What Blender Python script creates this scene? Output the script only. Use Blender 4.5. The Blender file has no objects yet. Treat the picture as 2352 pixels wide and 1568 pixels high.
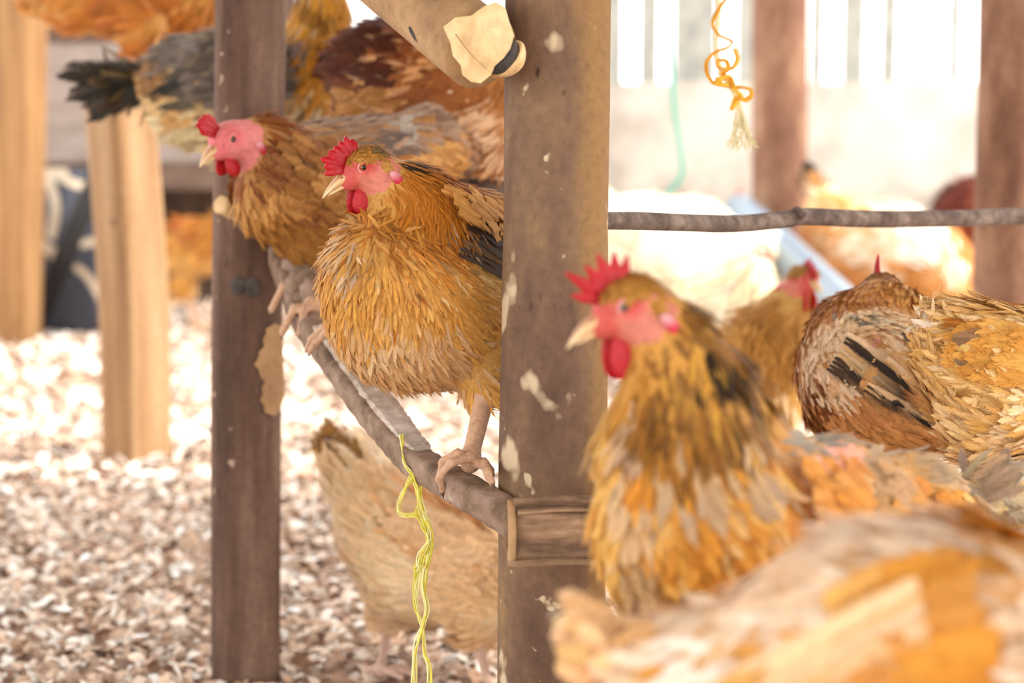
import bpy, math
import numpy as np
from mathutils import Vector
from mathutils.bvhtree import BVHTree

# ------------------------------------------------------------------ camera, light, exposure
scene = bpy.context.scene
FPX = 2352 * 70.0 / 36.0
CAM = np.array([0.0, 0.0, 0.90])
PITCH = math.radians(7.5)
cam_data = bpy.data.cameras.new('camera')
cam_data.lens = 70.0
cam_data.sensor_width = 36.0
cam_data.clip_start = 0.05
cam_data.clip_end = 200
cam_data.dof.use_dof = True
cam_data.dof.focus_distance = 2.17
cam_data.dof.aperture_fstop = 3.6
cam = bpy.data.objects.new('camera', cam_data)
cam.location = CAM
cam.rotation_euler = (math.radians(90) - PITCH, 0, 0)
scene.collection.objects.link(cam)
scene.camera = cam

world = bpy.data.worlds.new('daylight')
scene.world = world
world.use_nodes = True
bg = world.node_tree.nodes['Background']
bg.inputs['Color'].default_value = (1.0, 0.98, 0.95, 1)
bg.inputs['Strength'].default_value = 1.55

SUN_DIR = Vector((0.80, -0.06, 0.60)).normalized()
sun_data = bpy.data.lights.new('sun', 'SUN')
sun_data.energy = 2.7
sun_data.angle = math.radians(6)
sun_data.color = (1.0, 0.95, 0.86)
sun = bpy.data.objects.new('sun', sun_data)
sun.rotation_euler = SUN_DIR.to_track_quat('Z', 'Y').to_euler()
sun.location = (6, 4, 6)
scene.collection.objects.link(sun)

scene.view_settings.view_transform = 'Standard'
scene.view_settings.look = 'None'
scene.view_settings.gamma = 1.0
scene.view_settings.use_curve_mapping = False
scene.view_settings.exposure = 1.2
scene.cycles.use_denoising = True
scene.cycles.max_bounces = 6
scene.cycles.transparent_max_bounces = 16
scene.cycles.diffuse_bounces = 4

# ------------------------------------------------------------------ helpers
CF = np.array([0, math.cos(PITCH), -math.sin(PITCH)])
CU = np.array([0, math.sin(PITCH), math.cos(PITCH)])
CR = np.array([1.0, 0, 0])


def P(px, py, d):
    """World point seen at a photograph pixel at depth d in front of the camera."""
    return CAM + d * (CF + CR * (px - 1176) / FPX + CU * (784 - py) / FPX)


def PY(px, py, Y):
    """World point seen at a photograph pixel on the vertical plane y = Y."""
    r = CF + CR * (px - 1176) / FPX + CU * (784 - py) / FPX
    return CAM + r * (Y / r[1])


def proj(p):
    q = p - CAM
    d = q @ CF
    return 1176 + FPX * (q @ CR) / d, 784 - FPX * (q @ CU) / d


def lin(h):
    h = h.lstrip('#')
    c = np.array([int(h[i:i + 2], 16) / 255 for i in (0, 2, 4)])
    return np.where(c <= 0.04045, c / 12.92, ((c + 0.055) / 1.055) ** 2.4)


def nrm(v):
    v = np.asarray(v, float)
    return v / (np.linalg.norm(v, axis=-1, keepdims=True) + 1e-12)


def link(o, parent=None):
    scene.collection.objects.link(o)
    if parent is not None:
        o.parent = parent
    return o


def tag(o, label=None, cat=None, group=None, kind=None):
    if label: o['label'] = label
    if cat: o['category'] = cat
    if group: o['group'] = group
    if kind: o['kind'] = kind
    return o


def empty(name, loc):
    o = bpy.data.objects.new(name, None)
    o.empty_display_size = 0.05
    o.location = loc
    return link(o)


def mesh(name, V, F, mat, parent=None, col=None, uv=None, smooth=True, origin=None):
    """V (n,3) world; F list of faces or (m,k) array; col per-vertex rgb; origin = world origin of the object."""
    V = np.asarray(V, np.float64)
    org = np.zeros(3)
    if parent is not None:
        q = parent
        while q is not None:
            org = org + np.array(q.location); q = q.parent
    elif origin is not None:
        org = np.asarray(origin, float)
    me = bpy.data.meshes.new(name)
    W = V - org
    if isinstance(F, np.ndarray) and F.ndim == 2:
        k = F.shape[1]
        me.vertices.add(len(W)); me.vertices.foreach_set('co', W.astype(np.float32).ravel())
        me.loops.add(F.size); me.loops.foreach_set('vertex_index', F.astype(np.int32).ravel())
        me.polygons.add(len(F)); me.polygons.foreach_set('loop_start', (np.arange(len(F)) * k).astype(np.int32))
        me.update(calc_edges=True)
        li = F.ravel()
    else:
        me.from_pydata([tuple(w) for w in W], [], [tuple(int(i) for i in f) for f in F])
        me.update()
        li = np.array([i for f in F for i in f])
    if col is not None:
        a = me.attributes.new('Col', 'FLOAT_COLOR', 'POINT')
        c = np.ones((len(W), 4), np.float32); c[:, :3] = col
        a.data.foreach_set('color', c.ravel())
    if uv is not None:
        l = me.uv_layers.new(name='UVMap')
        l.data.foreach_set('uv', np.asarray(uv, np.float32)[li].ravel())
    if smooth:
        me.polygons.foreach_set('use_smooth', np.ones(len(me.polygons), bool))
    me.materials.append(mat)
    me.validate()
    o = bpy.data.objects.new(name, me)
    if parent is None and origin is not None:
        o.location = org
    return link(o, parent)


class MB:
    def __init__(s): s.V = []; s.F = []; s.C = []; s.n = 0
    def add(s, V, F, c=None):
        V = np.asarray(V, float)
        s.V.append(V); s.F += [tuple(int(i) + s.n for i in f) for f in F]
        if c is not None:
            c = np.asarray(c, float)
            s.C.append(np.tile(c, (len(V), 1)) if c.ndim == 1 else c)
        s.n += len(V)
    def build(s, name, mat, parent=None, **k):
        return mesh(name, np.vstack(s.V), s.F, mat, parent, col=np.vstack(s.C) if s.C else None, **k)


def frames(path):
    path = np.asarray(path, float)
    T = nrm(np.gradient(path, axis=0))
    ref = np.array([0, 0, 1.0]) if abs(T[0][2]) < 0.9 else np.array([0, -1.0, 0])
    a = nrm(ref - T[0] * (ref @ T[0])); A = []
    for t in T:
        a = nrm(a - t * (a @ t)); A.append(a)
    A = np.array(A)
    return T, A, np.cross(T, A)


def smooth_path(pts, n):
    """Catmull-Rom through pts (any dimension), n samples."""
    pts = np.asarray(pts, float)
    k = len(pts)
    q = np.vstack([2 * pts[0] - pts[1], pts, 2 * pts[-1] - pts[-2]])
    out = []
    for s in np.linspace(0, k - 1 - 1e-9, n):
        i = int(s); t = s - i
        p0, p1, p2, p3 = q[i], q[i + 1], q[i + 2], q[i + 3]
        out.append(0.5 * (2 * p1 + (p2 - p0) * t + (2 * p0 - 5 * p1 + 4 * p2 - p3) * t * t + (3 * p1 - p0 - 3 * p2 + p3) * t ** 3))
    return np.array(out)


def sweep(path, prof_fn, m):
    """Closed sweep; prof_fn(i, s, ang array) -> (a, b) offsets along up / side."""
    path = np.asarray(path, float)
    n = len(path)
    T, A, B = frames(path)
    ang = np.linspace(0, 2 * math.pi, m, endpoint=False)
    V = []
    for i in range(n):
        a, b = prof_fn(i, i / (n - 1), ang)
        V.append(path[i] + np.outer(a, A[i]) + np.outer(b, B[i]))
    V = np.vstack(V)
    F = [(i * m + j, i * m + (j + 1) % m, (i + 1) * m + (j + 1) % m, (i + 1) * m + j) for i in range(n - 1) for j in range(m)]
    V = np.vstack([V, path[0], path[-1]])
    c0, c1 = n * m, n * m + 1
    F += [(c0, (j + 1) % m, j) for j in range(m)]
    F += [(c1, (n - 1) * m + j, (n - 1) * m + (j + 1) % m) for j in range(m)]
    return V, F


def tube(path, r, m=6):
    r = np.broadcast_to(r, (len(path),))
    return sweep(path, lambda i, s, g: (r[i] * np.cos(g), r[i] * np.sin(g)), m)


def wob(seed, n=6):
    """Smooth pseudo-noise of (s, angle): a sum of a few waves."""
    r = np.random.default_rng(seed)
    ks = r.integers(0, 4, n); fs = r.uniform(2, 26, n); ph = r.uniform(0, 6.28, (n, 2)); am = r.uniform(0.3, 1, n) / (1 + fs * 0.08)
    def f(s, g):
        return sum(am[q] * np.sin(fs[q] * s + ph[q, 0]) * np.cos(ks[q] * g + ph[q, 1]) for q in range(n)) / n * 2
    return f


def ellipsoid(c, ax, ay, az, nu=16, nv=10):
    V = []; F = []
    for j in range(nv + 1):
        th = math.pi * j / nv
        for i in range(nu):
            ph = 2 * math.pi * i / nu
            V.append(c + ax * math.sin(th) * math.cos(ph) + ay * math.sin(th) * math.sin(ph) + az * math.cos(th))
    for j in range(nv):
        for i in range(nu):
            F.append((j * nu + i, (j + 1) * nu + i, (j + 1) * nu + (i + 1) % nu, j * nu + (i + 1) % nu))
    return np.array(V), F


def box_vf(lo, hi):
    x0, y0, z0 = lo; x1, y1, z1 = hi
    V = [(x0, y0, z0), (x1, y0, z0), (x1, y1, z0), (x0, y1, z0), (x0, y0, z1), (x1, y0, z1), (x1, y1, z1), (x0, y1, z1)]
    F = [(0, 3, 2, 1), (4, 5, 6, 7), (0, 1, 5, 4), (1, 2, 6, 5), (2, 3, 7, 6), (3, 0, 4, 7)]
    return np.array(V, float), F


# ------------------------------------------------------------------ materials
def new_mat(name, rough=0.8):
    m = bpy.data.materials.new(name); m.use_nodes = True
    nt = m.node_tree
    b = nt.nodes['Principled BSDF']
    b.inputs['Roughness'].default_value = rough
    b.inputs['Specular IOR Level'].default_value = 0.25
    return m, nt, b


def nd(nt, t, **k):
    n = nt.nodes.new(t)
    for a, v in k.items():
        setattr(n, a, v)
    return n


def ramp(nt, fac, stops):
    r = nd(nt, 'ShaderNodeValToRGB')
    e = r.color_ramp.elements
    while len(e) < len(stops): e.new(0.5)
    for el, (p, c) in zip(e, stops):
        el.position = p
        c = lin(c) if isinstance(c, str) else c
        el.color = (*c, 1)
    nt.links.new(fac, r.inputs['Fac'])
    return r.outputs['Color']


def noise(nt, scale, detail=4, stretch=None, rough=0.55, coord='Object'):
    tc = nd(nt, 'ShaderNodeTexCoord')
    mp = nd(nt, 'ShaderNodeMapping')
    if stretch: mp.inputs['Scale'].default_value = stretch
    nt.links.new(tc.outputs[coord], mp.inputs['Vector'])
    n = nd(nt, 'ShaderNodeTexNoise')
    n.inputs['Scale'].default_value = scale; n.inputs['Detail'].default_value = detail; n.inputs['Roughness'].default_value = rough
    nt.links.new(mp.outputs['Vector'], n.inputs['Vector'])
    return n.outputs['Fac']


def mix(nt, fac, a, b, mode='MIX'):
    m = nd(nt, 'ShaderNodeMix', data_type='RGBA', blend_type=mode)
    for sock, v in ((m.inputs['Factor'], fac), (m.inputs['A'], a), (m.inputs['B'], b)):
        if hasattr(v, 'is_output'): nt.links.new(v, sock)
        elif isinstance(v, str): sock.default_value = (*lin(v), 1)
        elif isinstance(v, (int, float)): sock.default_value = v
        else: sock.default_value = (*v, 1)
    return m.outputs['Result']


def bump(nt, b, h, strength, dist):
    n = nd(nt, 'ShaderNodeBump')
    n.inputs['Strength'].default_value = strength; n.inputs['Distance'].default_value = dist
    nt.links.new(h, n.inputs['Height']); nt.links.new(n.outputs['Normal'], b.inputs['Normal'])


def bark(name, stops, lichen=None, lich_amt=0.66, stretch=(1, 1, 0.25), scale=14, rough=0.85, bumpd=0.004, fine=90, side=None):
    m, nt, b = new_mat(name, rough)
    n1 = noise(nt, scale, 6, stretch, 0.62)
    c = ramp(nt, n1, stops)
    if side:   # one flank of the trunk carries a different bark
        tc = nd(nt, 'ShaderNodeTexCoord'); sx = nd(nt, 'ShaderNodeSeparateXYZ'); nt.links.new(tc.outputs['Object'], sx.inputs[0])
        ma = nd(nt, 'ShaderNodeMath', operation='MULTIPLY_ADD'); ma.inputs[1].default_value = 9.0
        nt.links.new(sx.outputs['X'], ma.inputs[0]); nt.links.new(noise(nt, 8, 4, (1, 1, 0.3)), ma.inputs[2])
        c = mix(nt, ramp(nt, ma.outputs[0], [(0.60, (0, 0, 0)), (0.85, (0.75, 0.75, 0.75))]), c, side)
    n2 = noise(nt, fine, 3, None, 0.6)
    c = mix(nt, 0.38, c, ramp(nt, n2, [(0.25, (0.45, 0.42, 0.4)), (0.55, (1, 1, 1)), (0.8, (1.3, 1.28, 1.25))]), 'MULTIPLY')
    if lichen:
        n3 = noise(nt, 15, 3, (1, 1, 0.75), 0.45)
        f = ramp(nt, n3, [(lich_amt, (0, 0, 0)), (lich_amt + 0.045, (1, 1, 1))])
        c = mix(nt, f, c, lichen)
        n5 = noise(nt, 42, 2, None, 0.4)
        f5 = ramp(nt, n5, [(0.71, (0, 0, 0)), (0.75, (1, 1, 1))])
        c = mix(nt, f5, c, lichen)
        n4 = noise(nt, 30, 2, (1, 1, 0.6), 0.5)
        f2 = ramp(nt, n4, [(0.235, (0.8, 0.8, 0.8)), (0.27, (0, 0, 0))])
        c = mix(nt, f2, c, '#33241c')
    nt.links.new(c, b.inputs['Base Color'])
    bump(nt, b, n1, 0.6, bumpd)
    return m


def attr_mat(name, rough=0.7, mottling=0.25, scale=60, spec=0.25, bumps=0.0, sss=0.0, sheen=0.0):
    m, nt, b = new_mat(name, rough)
    a = nd(nt, 'ShaderNodeAttribute', attribute_name='Col')
    n = noise(nt, scale, 4)
    c = mix(nt, mottling, a.outputs['Color'], ramp(nt, n, [(0.25, (0.35, 0.3, 0.28)), (0.5, (1, 1, 1)), (0.8, (1.35, 1.35, 1.3))]), 'MULTIPLY')
    nt.links.new(c, b.inputs['Base Color'])
    b.inputs['Specular IOR Level'].default_value = spec
    b.inputs['Sheen Weight'].default_value = sheen
    if sss:
        b.inputs['Subsurface Weight'].default_value = sss
        b.inputs['Subsurface Radius'].default_value = (0.01, 0.003, 0.002)
        b.inputs['Subsurface Scale'].default_value = 0.5
    if bumps: bump(nt, b, n, bumps, 0.002)
    return m


M = {}
M['skin'] = attr_mat('hen_skin', 0.65, 0.4, 170, 0.3, 0.55)
M['comb'] = attr_mat('comb_flesh', 0.45, 0.3, 260, 0.4, 0.5)
M['beak'] = attr_mat('beak_horn', 0.35, 0.12, 60, 0.5)
M['eye'] = attr_mat('eye', 0.08, 0.1, 200, 0.6)
M['flake'] = attr_mat('litter_flake', 0.6, 0.2, 40, 0.35)
M['attr'] = attr_mat('painted_surface', 0.75, 0.25, 30, 0.2)
M['twine'] = attr_mat('twine_fibre', 0.5, 0.15, 120, 0.35)


def feather_mat():
    m, nt, b = new_mat('feather', 0.62)
    a = nd(nt, 'ShaderNodeAttribute', attribute_name='Col')
    uv = nd(nt, 'ShaderNodeTexCoord')
    sx = nd(nt, 'ShaderNodeSeparateXYZ'); nt.links.new(uv.outputs['UV'], sx.inputs[0])
    def math_(op, x, y=None):
        q = nd(nt, 'ShaderNodeMath', operation=op)
        for i, v in enumerate((x, y)):
            if v is None: continue
            if hasattr(v, 'is_output'): nt.links.new(v, q.inputs[i])
            else: q.inputs[i].default_value = v
        return q.outputs[0]
    ident = math_('FLOOR', sx.outputs['X'])
    ed = math_('ABSOLUTE', math_('SUBTRACT', math_('FRACT', sx.outputs['X']), 0.5))
    ph = math_('SUBTRACT', math_('MULTIPLY', sx.outputs['Y'], 30.0), math_('MULTIPLY', ed, 26.0))
    wn = nd(nt, 'ShaderNodeTexWhiteNoise', noise_dimensions='2D')
    cv = nd(nt, 'ShaderNodeCombineXYZ'); nt.links.new(math_('FLOOR', ph), cv.inputs[0]); nt.links.new(ident, cv.inputs[1])
    nt.links.new(cv.outputs[0], wn.inputs['Vector'])
    barb = wn.outputs['Value']
    n = noise(nt, 130, 3)
    k = math_('ADD', math_('ADD', math_('MULTIPLY', barb, 0.20), 0.60), math_('MULTIPLY', n, 0.62))
    shaft = math_('MULTIPLY', math_('LESS_THAN', ed, 0.045), 0.18)
    k = math_('ADD', k, shaft)
    cmb = nd(nt, 'ShaderNodeCombineColor')
    for i in range(3): nt.links.new(k, cmb.inputs[i])
    c = mix(nt, 1.0, a.outputs['Color'], cmb.outputs[0], 'MULTIPLY')
    nt.links.new(c, b.inputs['Base Color'])
    b.inputs['Specular IOR Level'].default_value = 0.2
    # thin vanes pass some light; their barbs end at different lengths
    tr = nd(nt, 'ShaderNodeBsdfTranslucent'); nt.links.new(c, tr.inputs['Color'])
    ms = nd(nt, 'ShaderNodeMixShader'); ms.inputs[0].default_value = 0.22
    nt.links.new(b.outputs[0], ms.inputs[1]); nt.links.new(tr.outputs[0], ms.inputs[2])
    tp = nd(nt, 'ShaderNodeBsdfTransparent')
    reach = math_('ADD', math_('MULTIPLY', barb, 0.36), 0.16)
    gone = math_('GREATER_THAN', ed, reach)
    m2 = nd(nt, 'ShaderNodeMixShader'); nt.links.new(gone, m2.inputs[0])
    nt.links.new(ms.outputs[0], m2.inputs[1]); nt.links.new(tp.outputs[0], m2.inputs[2])
    nt.links.new(m2.outputs[0], nt.nodes['Material Output'].inputs['Surface'])
    return m


M['feather'] = feather_mat()
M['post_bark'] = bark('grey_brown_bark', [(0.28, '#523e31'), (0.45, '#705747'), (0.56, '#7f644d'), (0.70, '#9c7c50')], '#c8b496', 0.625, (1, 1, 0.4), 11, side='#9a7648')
M['post_dark'] = bark('dark_weathered_bark', [(0.26, '#3a2b25'), (0.45, '#61493d'), (0.6, '#7a6052'), (0.78, '#a08672')], '#a8907c', 0.72, (1, 1, 0.16), 16)
M['sawn'] = bark('sawn_timber', [(0.3, '#74502e'), (0.5, '#967048'), (0.7, '#ab855c')], None, 0.8, (1, 1, 0.06), 22, 0.7, 0.0015)
M['sawn_pale'] = bark('pale_peeled_timber', [(0.3, '#7e5c3c'), (0.5, '#9c7854'), (0.7, '#b39470')], None, 0.8, (1, 1, 0.05), 24, 0.65, 0.0015)
M['perch'] = bark('perch_wood', [(0.28, '#564438'), (0.48, '#8c7461'), (0.62, '#a1887a'), (0.78, '#c0ac9a')], None, 0.8, (1, 1, 1), 26, 0.85, 0.003)
M['split_brown'] = bark('split_brown_wood', [(0.3, '#4a372b'), (0.45, '#7d6450'), (0.55, '#96795f'), (0.72, '#c4a484')], None, 0.8, (0.10, 1, 1), 55, 0.85, 0.004)
M['split'] = bark('split_grey_wood', [(0.3, '#9c8d80'), (0.5, '#c2b4a8'), (0.7, '#d8cdc4')], None, 0.8, (1, 1, 1), 40, 0.8, 0.002)
M['branch'] = bark('thin_branch_bark', [(0.28, '#4a3c36'), (0.5, '#75645b'), (0.72, '#9c8b80')], None, 0.8, (1, 1, 1), 34, 0.9, 0.004)
M['log'] = bark('tan_log', [(0.28, '#7d5f45'), (0.48, '#a98660'), (0.62, '#b99770'), (0.8, '#8b6f5c')], None, 0.8, (1, 1, 1), 9, 0.8, 0.002)
M['torn'] = bark('torn_pale_wood', [(0.3, '#cda877'), (0.5, '#e0bf8e'), (0.7, '#ead0a4')], None, 0.8, (1, 1, 1), 26, 0.8, 0.002)
M['bark_dark'] = bark('charred_bark', [(0.3, '#383331'), (0.6, '#57504c'), (0.8, '#7a706a')], None, 0.8, (1, 1, 1), 30, 0.9, 0.002)
M['post_far'] = bark('sunlit_brown_bark', [(0.28, '#56392c'), (0.48, '#7d5a47'), (0.62, '#9a7860'), (0.8, '#b99a86')], None, 0.8, (1, 1, 0.4), 9, 0.85)
M['board'] = bark('weathered_grey_board', [(0.3, '#7f736c'), (0.5, '#978a83'), (0.7, '#a59a94')], None, 0.8, (0.3, 1, 1), 14, 0.85)
M['board_dark'] = bark('dark_board', [(0.3, '#4a3b33'), (0.5, '#67544a'), (0.7, '#7a675c')], None, 0.8, (0.3, 1, 1), 14, 0.85)


def plain(name, stops, scale=6, rough=0.8, bumpd=0.0):
    m, nt, b = new_mat(name, rough)
    n = noise(nt, scale, 6)
    nt.links.new(ramp(nt, n, stops), b.inputs['Base Color'])
    if bumpd: bump(nt, b, n, 0.5, bumpd)
    return m


M['floor'] = plain('trampled_litter', [(0.3, '#7d6250'), (0.5, '#a58b78'), (0.7, '#c9b6a6')], 30, 0.95, 0.01)
M['plaster'] = plain('stained_plaster', [(0.3, '#948b82'), (0.5, '#bdb6ad'), (0.7, '#cfc9c0')], 3, 0.9)
M['bar'] = plain('galvanised_bar', [(0.3, '#85857f'), (0.6, '#a0a099')], 12, 0.6)
M['pvc'] = plain('grey_pvc', [(0.3, '#5d6c7b'), (0.6, '#718191')], 4, 0.35)
M['roof'] = plain('roof_sheet', [(0.3, '#8f8a84'), (0.6, '#aaa59e')], 4, 0.6)
M['wall_wood'] = bark('old_wall_boards', [(0.3, '#3e2f27'), (0.5, '#57443a'), (0.7, '#6b564a')], None, 0.8, (1, 1, 0.1), 10, 0.9)

# ------------------------------------------------------------------ hens: body by implicit surface
def sdf_caps(Pt, prims):
    """prims: (A, B, ra, rb, k, label). Smooth union; returns distance and nearest label."""
    d = None; lab = None; best = None
    for A, B, ra, rb, k, l in prims:
        pa = Pt - A; ba = B - A
        den = float(ba @ ba) + 1e-12
        t = np.clip(pa @ ba / den, 0, 1)
        q = pa - t[:, None] * ba
        di = np.sqrt((q * q).sum(1)) - (ra + (rb - ra) * t)
        if d is None:
            d = di.copy(); best = di.copy(); lab = np.full(len(Pt), l)
        else:
            h = np.clip(0.5 + 0.5 * (d - di) / k, 0, 1)
            d = d + (di - d) * h - k * h * (1 - h)
            m = di < best
            best = np.where(m, di, best); lab = np.where(m, l, lab)
    return d, lab


def surface_nets(fn, lo, hi, h):
    n = np.ceil((hi - lo) / h).astype(int) + 1
    ax = [lo[i] + h * np.arange(n[i]) for i in range(3)]
    vol = np.empty(n, np.float32)
    yy, zz = np.meshgrid(ax[1], ax[2], indexing='ij')
    step = max(1, int(200000 / yy.size))
    for i in range(0, n[0], step):
        xs = ax[0][i:i + step]
        p = np.empty((len(xs), n[1], n[2], 3))
        p[..., 0] = xs[:, None, None]; p[..., 1] = yy; p[..., 2] = zz
        vol[i:i + step] = fn(p.reshape(-1, 3)).reshape(len(xs), n[1], n[2])
    s = vol < 0
    cs = [(a, b, c) for a in (0, 1) for b in (0, 1) for c in (0, 1)]
    sl = lambda A, o: A[o[0]:n[0] - 1 + o[0], o[1]:n[1] - 1 + o[1], o[2]:n[2] - 1 + o[2]]
    cnt = sum(sl(s, o).astype(np.int8) for o in cs)
    act = (cnt > 0) & (cnt < 8)
    idx = np.argwhere(act)
    vid = -np.ones(act.shape, np.int64); vid[act] = np.arange(len(idx))
    val = {o: vol[idx[:, 0] + o[0], idx[:, 1] + o[1], idx[:, 2] + o[2]] for o in cs}
    acc = np.zeros((len(idx), 3)); num = np.zeros(len(idx))
    for o in cs:
        for a in range(3):
            if o[a]: continue
            o2 = list(o); o2[a] = 1; o2 = tuple(o2)
            va, vb = val[o], val[o2]
            m = (va < 0) != (vb < 0)
            t = np.where(m, va / np.where(m, va - vb, 1), 0)
            pt = np.tile(np.array(o, float), (len(idx), 1)); pt[:, a] += t
            acc += pt * m[:, None]; num += m
    V = lo + h * (idx + acc / num[:, None])
    F = []
    for a in range(3):
        b, c = (a + 1) % 3, (a + 2) % 3
        i0 = [slice(None)] * 3; i1 = [slice(None)] * 3
        i0[a] = slice(0, -1); i1[a] = slice(1, None)
        s0, s1 = s[tuple(i0)], s[tuple(i1)]
        e = np.argwhere(s0 != s1)
        e = e[(e[:, b] > 0) & (e[:, c] > 0) & (e[:, b] < n[b] - 1) & (e[:, c] < n[c] - 1)]
        flip = s0[e[:, 0], e[:, 1], e[:, 2]]
        def g(db, dc):
            q = e.copy(); q[:, b] -= db; q[:, c] -= dc
            return vid[q[:, 0], q[:, 1], q[:, 2]]
        f = np.stack([g(1, 1), g(0, 1), g(0, 0), g(1, 0)], 1)
        f[~flip] = f[~flip][:, ::-1]
        F.append(f)
    return V, np.vstack(F)


FT = np.array([0, 0.28, 0.58, 0.84, 1.0])
FW = np.array([0.42, 0.92, 1.0, 0.72, 0.14])


class Feathers:
    """A bundle of separate vanes gathered into one plumage mesh."""
    def __init__(s): s.V = []; s.C = []; s.U = []; s.N = []; s.n = 0
    def add(s, Pt, N, F, L, W, lift, curl, c0, c1, rng, rag=0.12):
        n = len(Pt)
        if n == 0: return
        L = np.broadcast_to(L, (n,)).astype(float); W = np.broadcast_to(W, (n,)).astype(float)
        lift = np.broadcast_to(lift, (n,)); curl = np.broadcast_to(curl, (n,))
        F = nrm(F - N * (F * N).sum(1, keepdims=True))
        S = np.cross(N, F)
        sway = rng.normal(0, 0.07, n)
        V = np.zeros((n, 5, 3, 3)); C = np.zeros((n, 5, 3, 3)); U = np.zeros((n, 5, 3, 2))
        for r in range(5):
            t = FT[r]
            ctr = Pt + F * (L * t)[:, None] + N * (L * (lift * t - curl * t * t))[:, None] + S * (L * sway * t * t)[:, None]
            for k, e in enumerate((-1, 0, 1)):
                w = W * FW[r] * (1 + rng.normal(0, rag, n)) * e
                tip = L * rng.normal(0, 0.03, n) if r >= 3 else 0
                V[:, r, k] = ctr + S * w[:, None] - N * (abs(e) * 0.16 * W)[:, None] + F * np.broadcast_to(tip, (n,))[:, None]
                mixv = np.clip((t - 0.15) / 0.85, 0, 1) ** 1.3
                C[:, r, k] = c0 * (1 - mixv) + c1 * mixv
                U[:, r, k, 0] = (s.n + np.arange(n)) % 977 + 0.01 + 0.49 * k; U[:, r, k, 1] = t
        C *= rng.normal(1, 0.035, (n, 1, 1, 1)).clip(0.75, 1.3)
        s.N.append(np.repeat(N, 15, 0)); s.V.append(V.reshape(-1, 3)); s.C.append(C.reshape(-1, 3)); s.U.append(U.reshape(-1, 2)); s.n += n
    def build(s, name, parent):
        base = np.array([[r * 3 + k, r * 3 + k + 3, r * 3 + k + 4, r * 3 + k + 1] for r in range(4) for k in range(2)])
        F = (np.arange(s.n)[:, None, None] * 15 + base).reshape(-1, 4)
        o = mesh(name, np.vstack(s.V), F, M['feather'], parent, col=np.clip(np.vstack(s.C), 0.002, 0.95), uv=np.vstack(s.U))
        me = o.data
        fl = np.zeros(len(me.vertices) * 3, np.float32); me.vertices.foreach_get('normal', fl)
        own = fl.reshape(-1, 3); nn = np.vstack(s.N)
        own = own * np.where((own * nn).sum(1, keepdims=True) < 0, -1, 1)
        me.normals_split_custom_set_from_vertices(nrm(own * 0.4 + nn * 0.6).tolist())
        return o


RED = lin('#b20c1b'); FACE = lin('#c87868')


def cols(rng, pal, n, j=0.08):
    """n colours drawn from a list of hex colours."""
    pal = np.array([lin(c) for c in pal])
    c = pal[rng.integers(0, len(pal), n)]
    return c * np.exp(rng.normal(0, j, (n, 1))) * np.exp(rng.normal(0, 0.03, (n, 3)))


def cols_at(rng, pal, X, j=0.035, scale=0.035, loose=0.12):
    """Like cols(), but neighbouring feathers draw neighbouring colours."""
    pal = np.array([lin(c) for c in pal]); n = len(X)
    v = np.zeros(n)
    for q in range(7):
        d = nrm(rng.normal(size=3)); fq = rng.uniform(0.6, 1.6) * 2 * math.pi / (scale * 3)
        v += np.sin(X @ d * fq + rng.uniform(0, 6.28)) / 7 ** 0.5
    v = np.clip(0.5 + 0.42 * v + rng.normal(0, loose, n), 0, 0.9999) * (len(pal) - 1)
    i = v.astype(int); t = (v - i)[:, None]
    c = pal[i] * (1 - t) + pal[np.minimum(i + 1, len(pal) - 1)] * t
    return c * np.exp(rng.normal(0, j, (n, 1)))


def comb_mesh(c, f, u, l, s, a0, a1, H, spikes, lean, rng, th=0.0034, deep=0.6, skew=1.0):
    m = 96
    V = []; C = []
    rows = np.array([0, 0.35, 0.7, 1.0]); hsh = np.random.default_rng(int(spikes * 10 + 3)).random(16)
    for i in range(m):
        q = i / (m - 1)
        a = math.radians(a0 + (a1 - a0) * q)
        rad = f * math.cos(a) + u * math.sin(a)
        env = math.sin(math.pi * (0.10 + 0.83 * q ** skew)) ** 0.7
        sp = 1 - abs(2 * ((spikes * q + 0.12) % 1.0) - 1)
        h = H * s * env * ((1 - deep) + deep * sp ** 1.3) * (1 + 0.12 * math.sin(7.3 * q + 1) + 0.05 * math.sin(31 * q)) * (0.8 + 0.4 * hsh[int(spikes * q + 0.12) % len(hsh)])
        base = c + rad * 0.0135 * s
        side = l * lean
        for e in (-1, 1):
            for r in rows:
                w = th * s * (1 - 0.75 * r) * (1 if i not in (0, m - 1) else 0.2)
                V.append(base + (rad + side * r) * (r * (h + 0.006 * s)) + l * (e * w) + l * (0.0008 * math.sin(21 * q + 5 * r)))
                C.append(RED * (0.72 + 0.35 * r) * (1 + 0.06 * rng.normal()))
    F = []
    k = 8
    for i in range(m - 1):
        for r in range(3):
            a = i * k + r
            F.append((a, a + 1, a + k + 1, a + k))
            b = i * k + 4 + r
            F.append((b, b + k, b + k + 1, b + 1))
        F.append((i * k + 3, i * k + 7, (i + 1) * k + 7, (i + 1) * k + 3))
        F.append((i * k, (i + 1) * k, (i + 1) * k + 4, i * k + 4))
    for i in (0, m - 1):
        for r in range(3):
            a = i * k + r
            F.append((a, a + 4, a + 5, a + 1) if i == 0 else (a, a + 1, a + 5, a + 4))
    return np.array(V), F, np.array(C)


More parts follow.
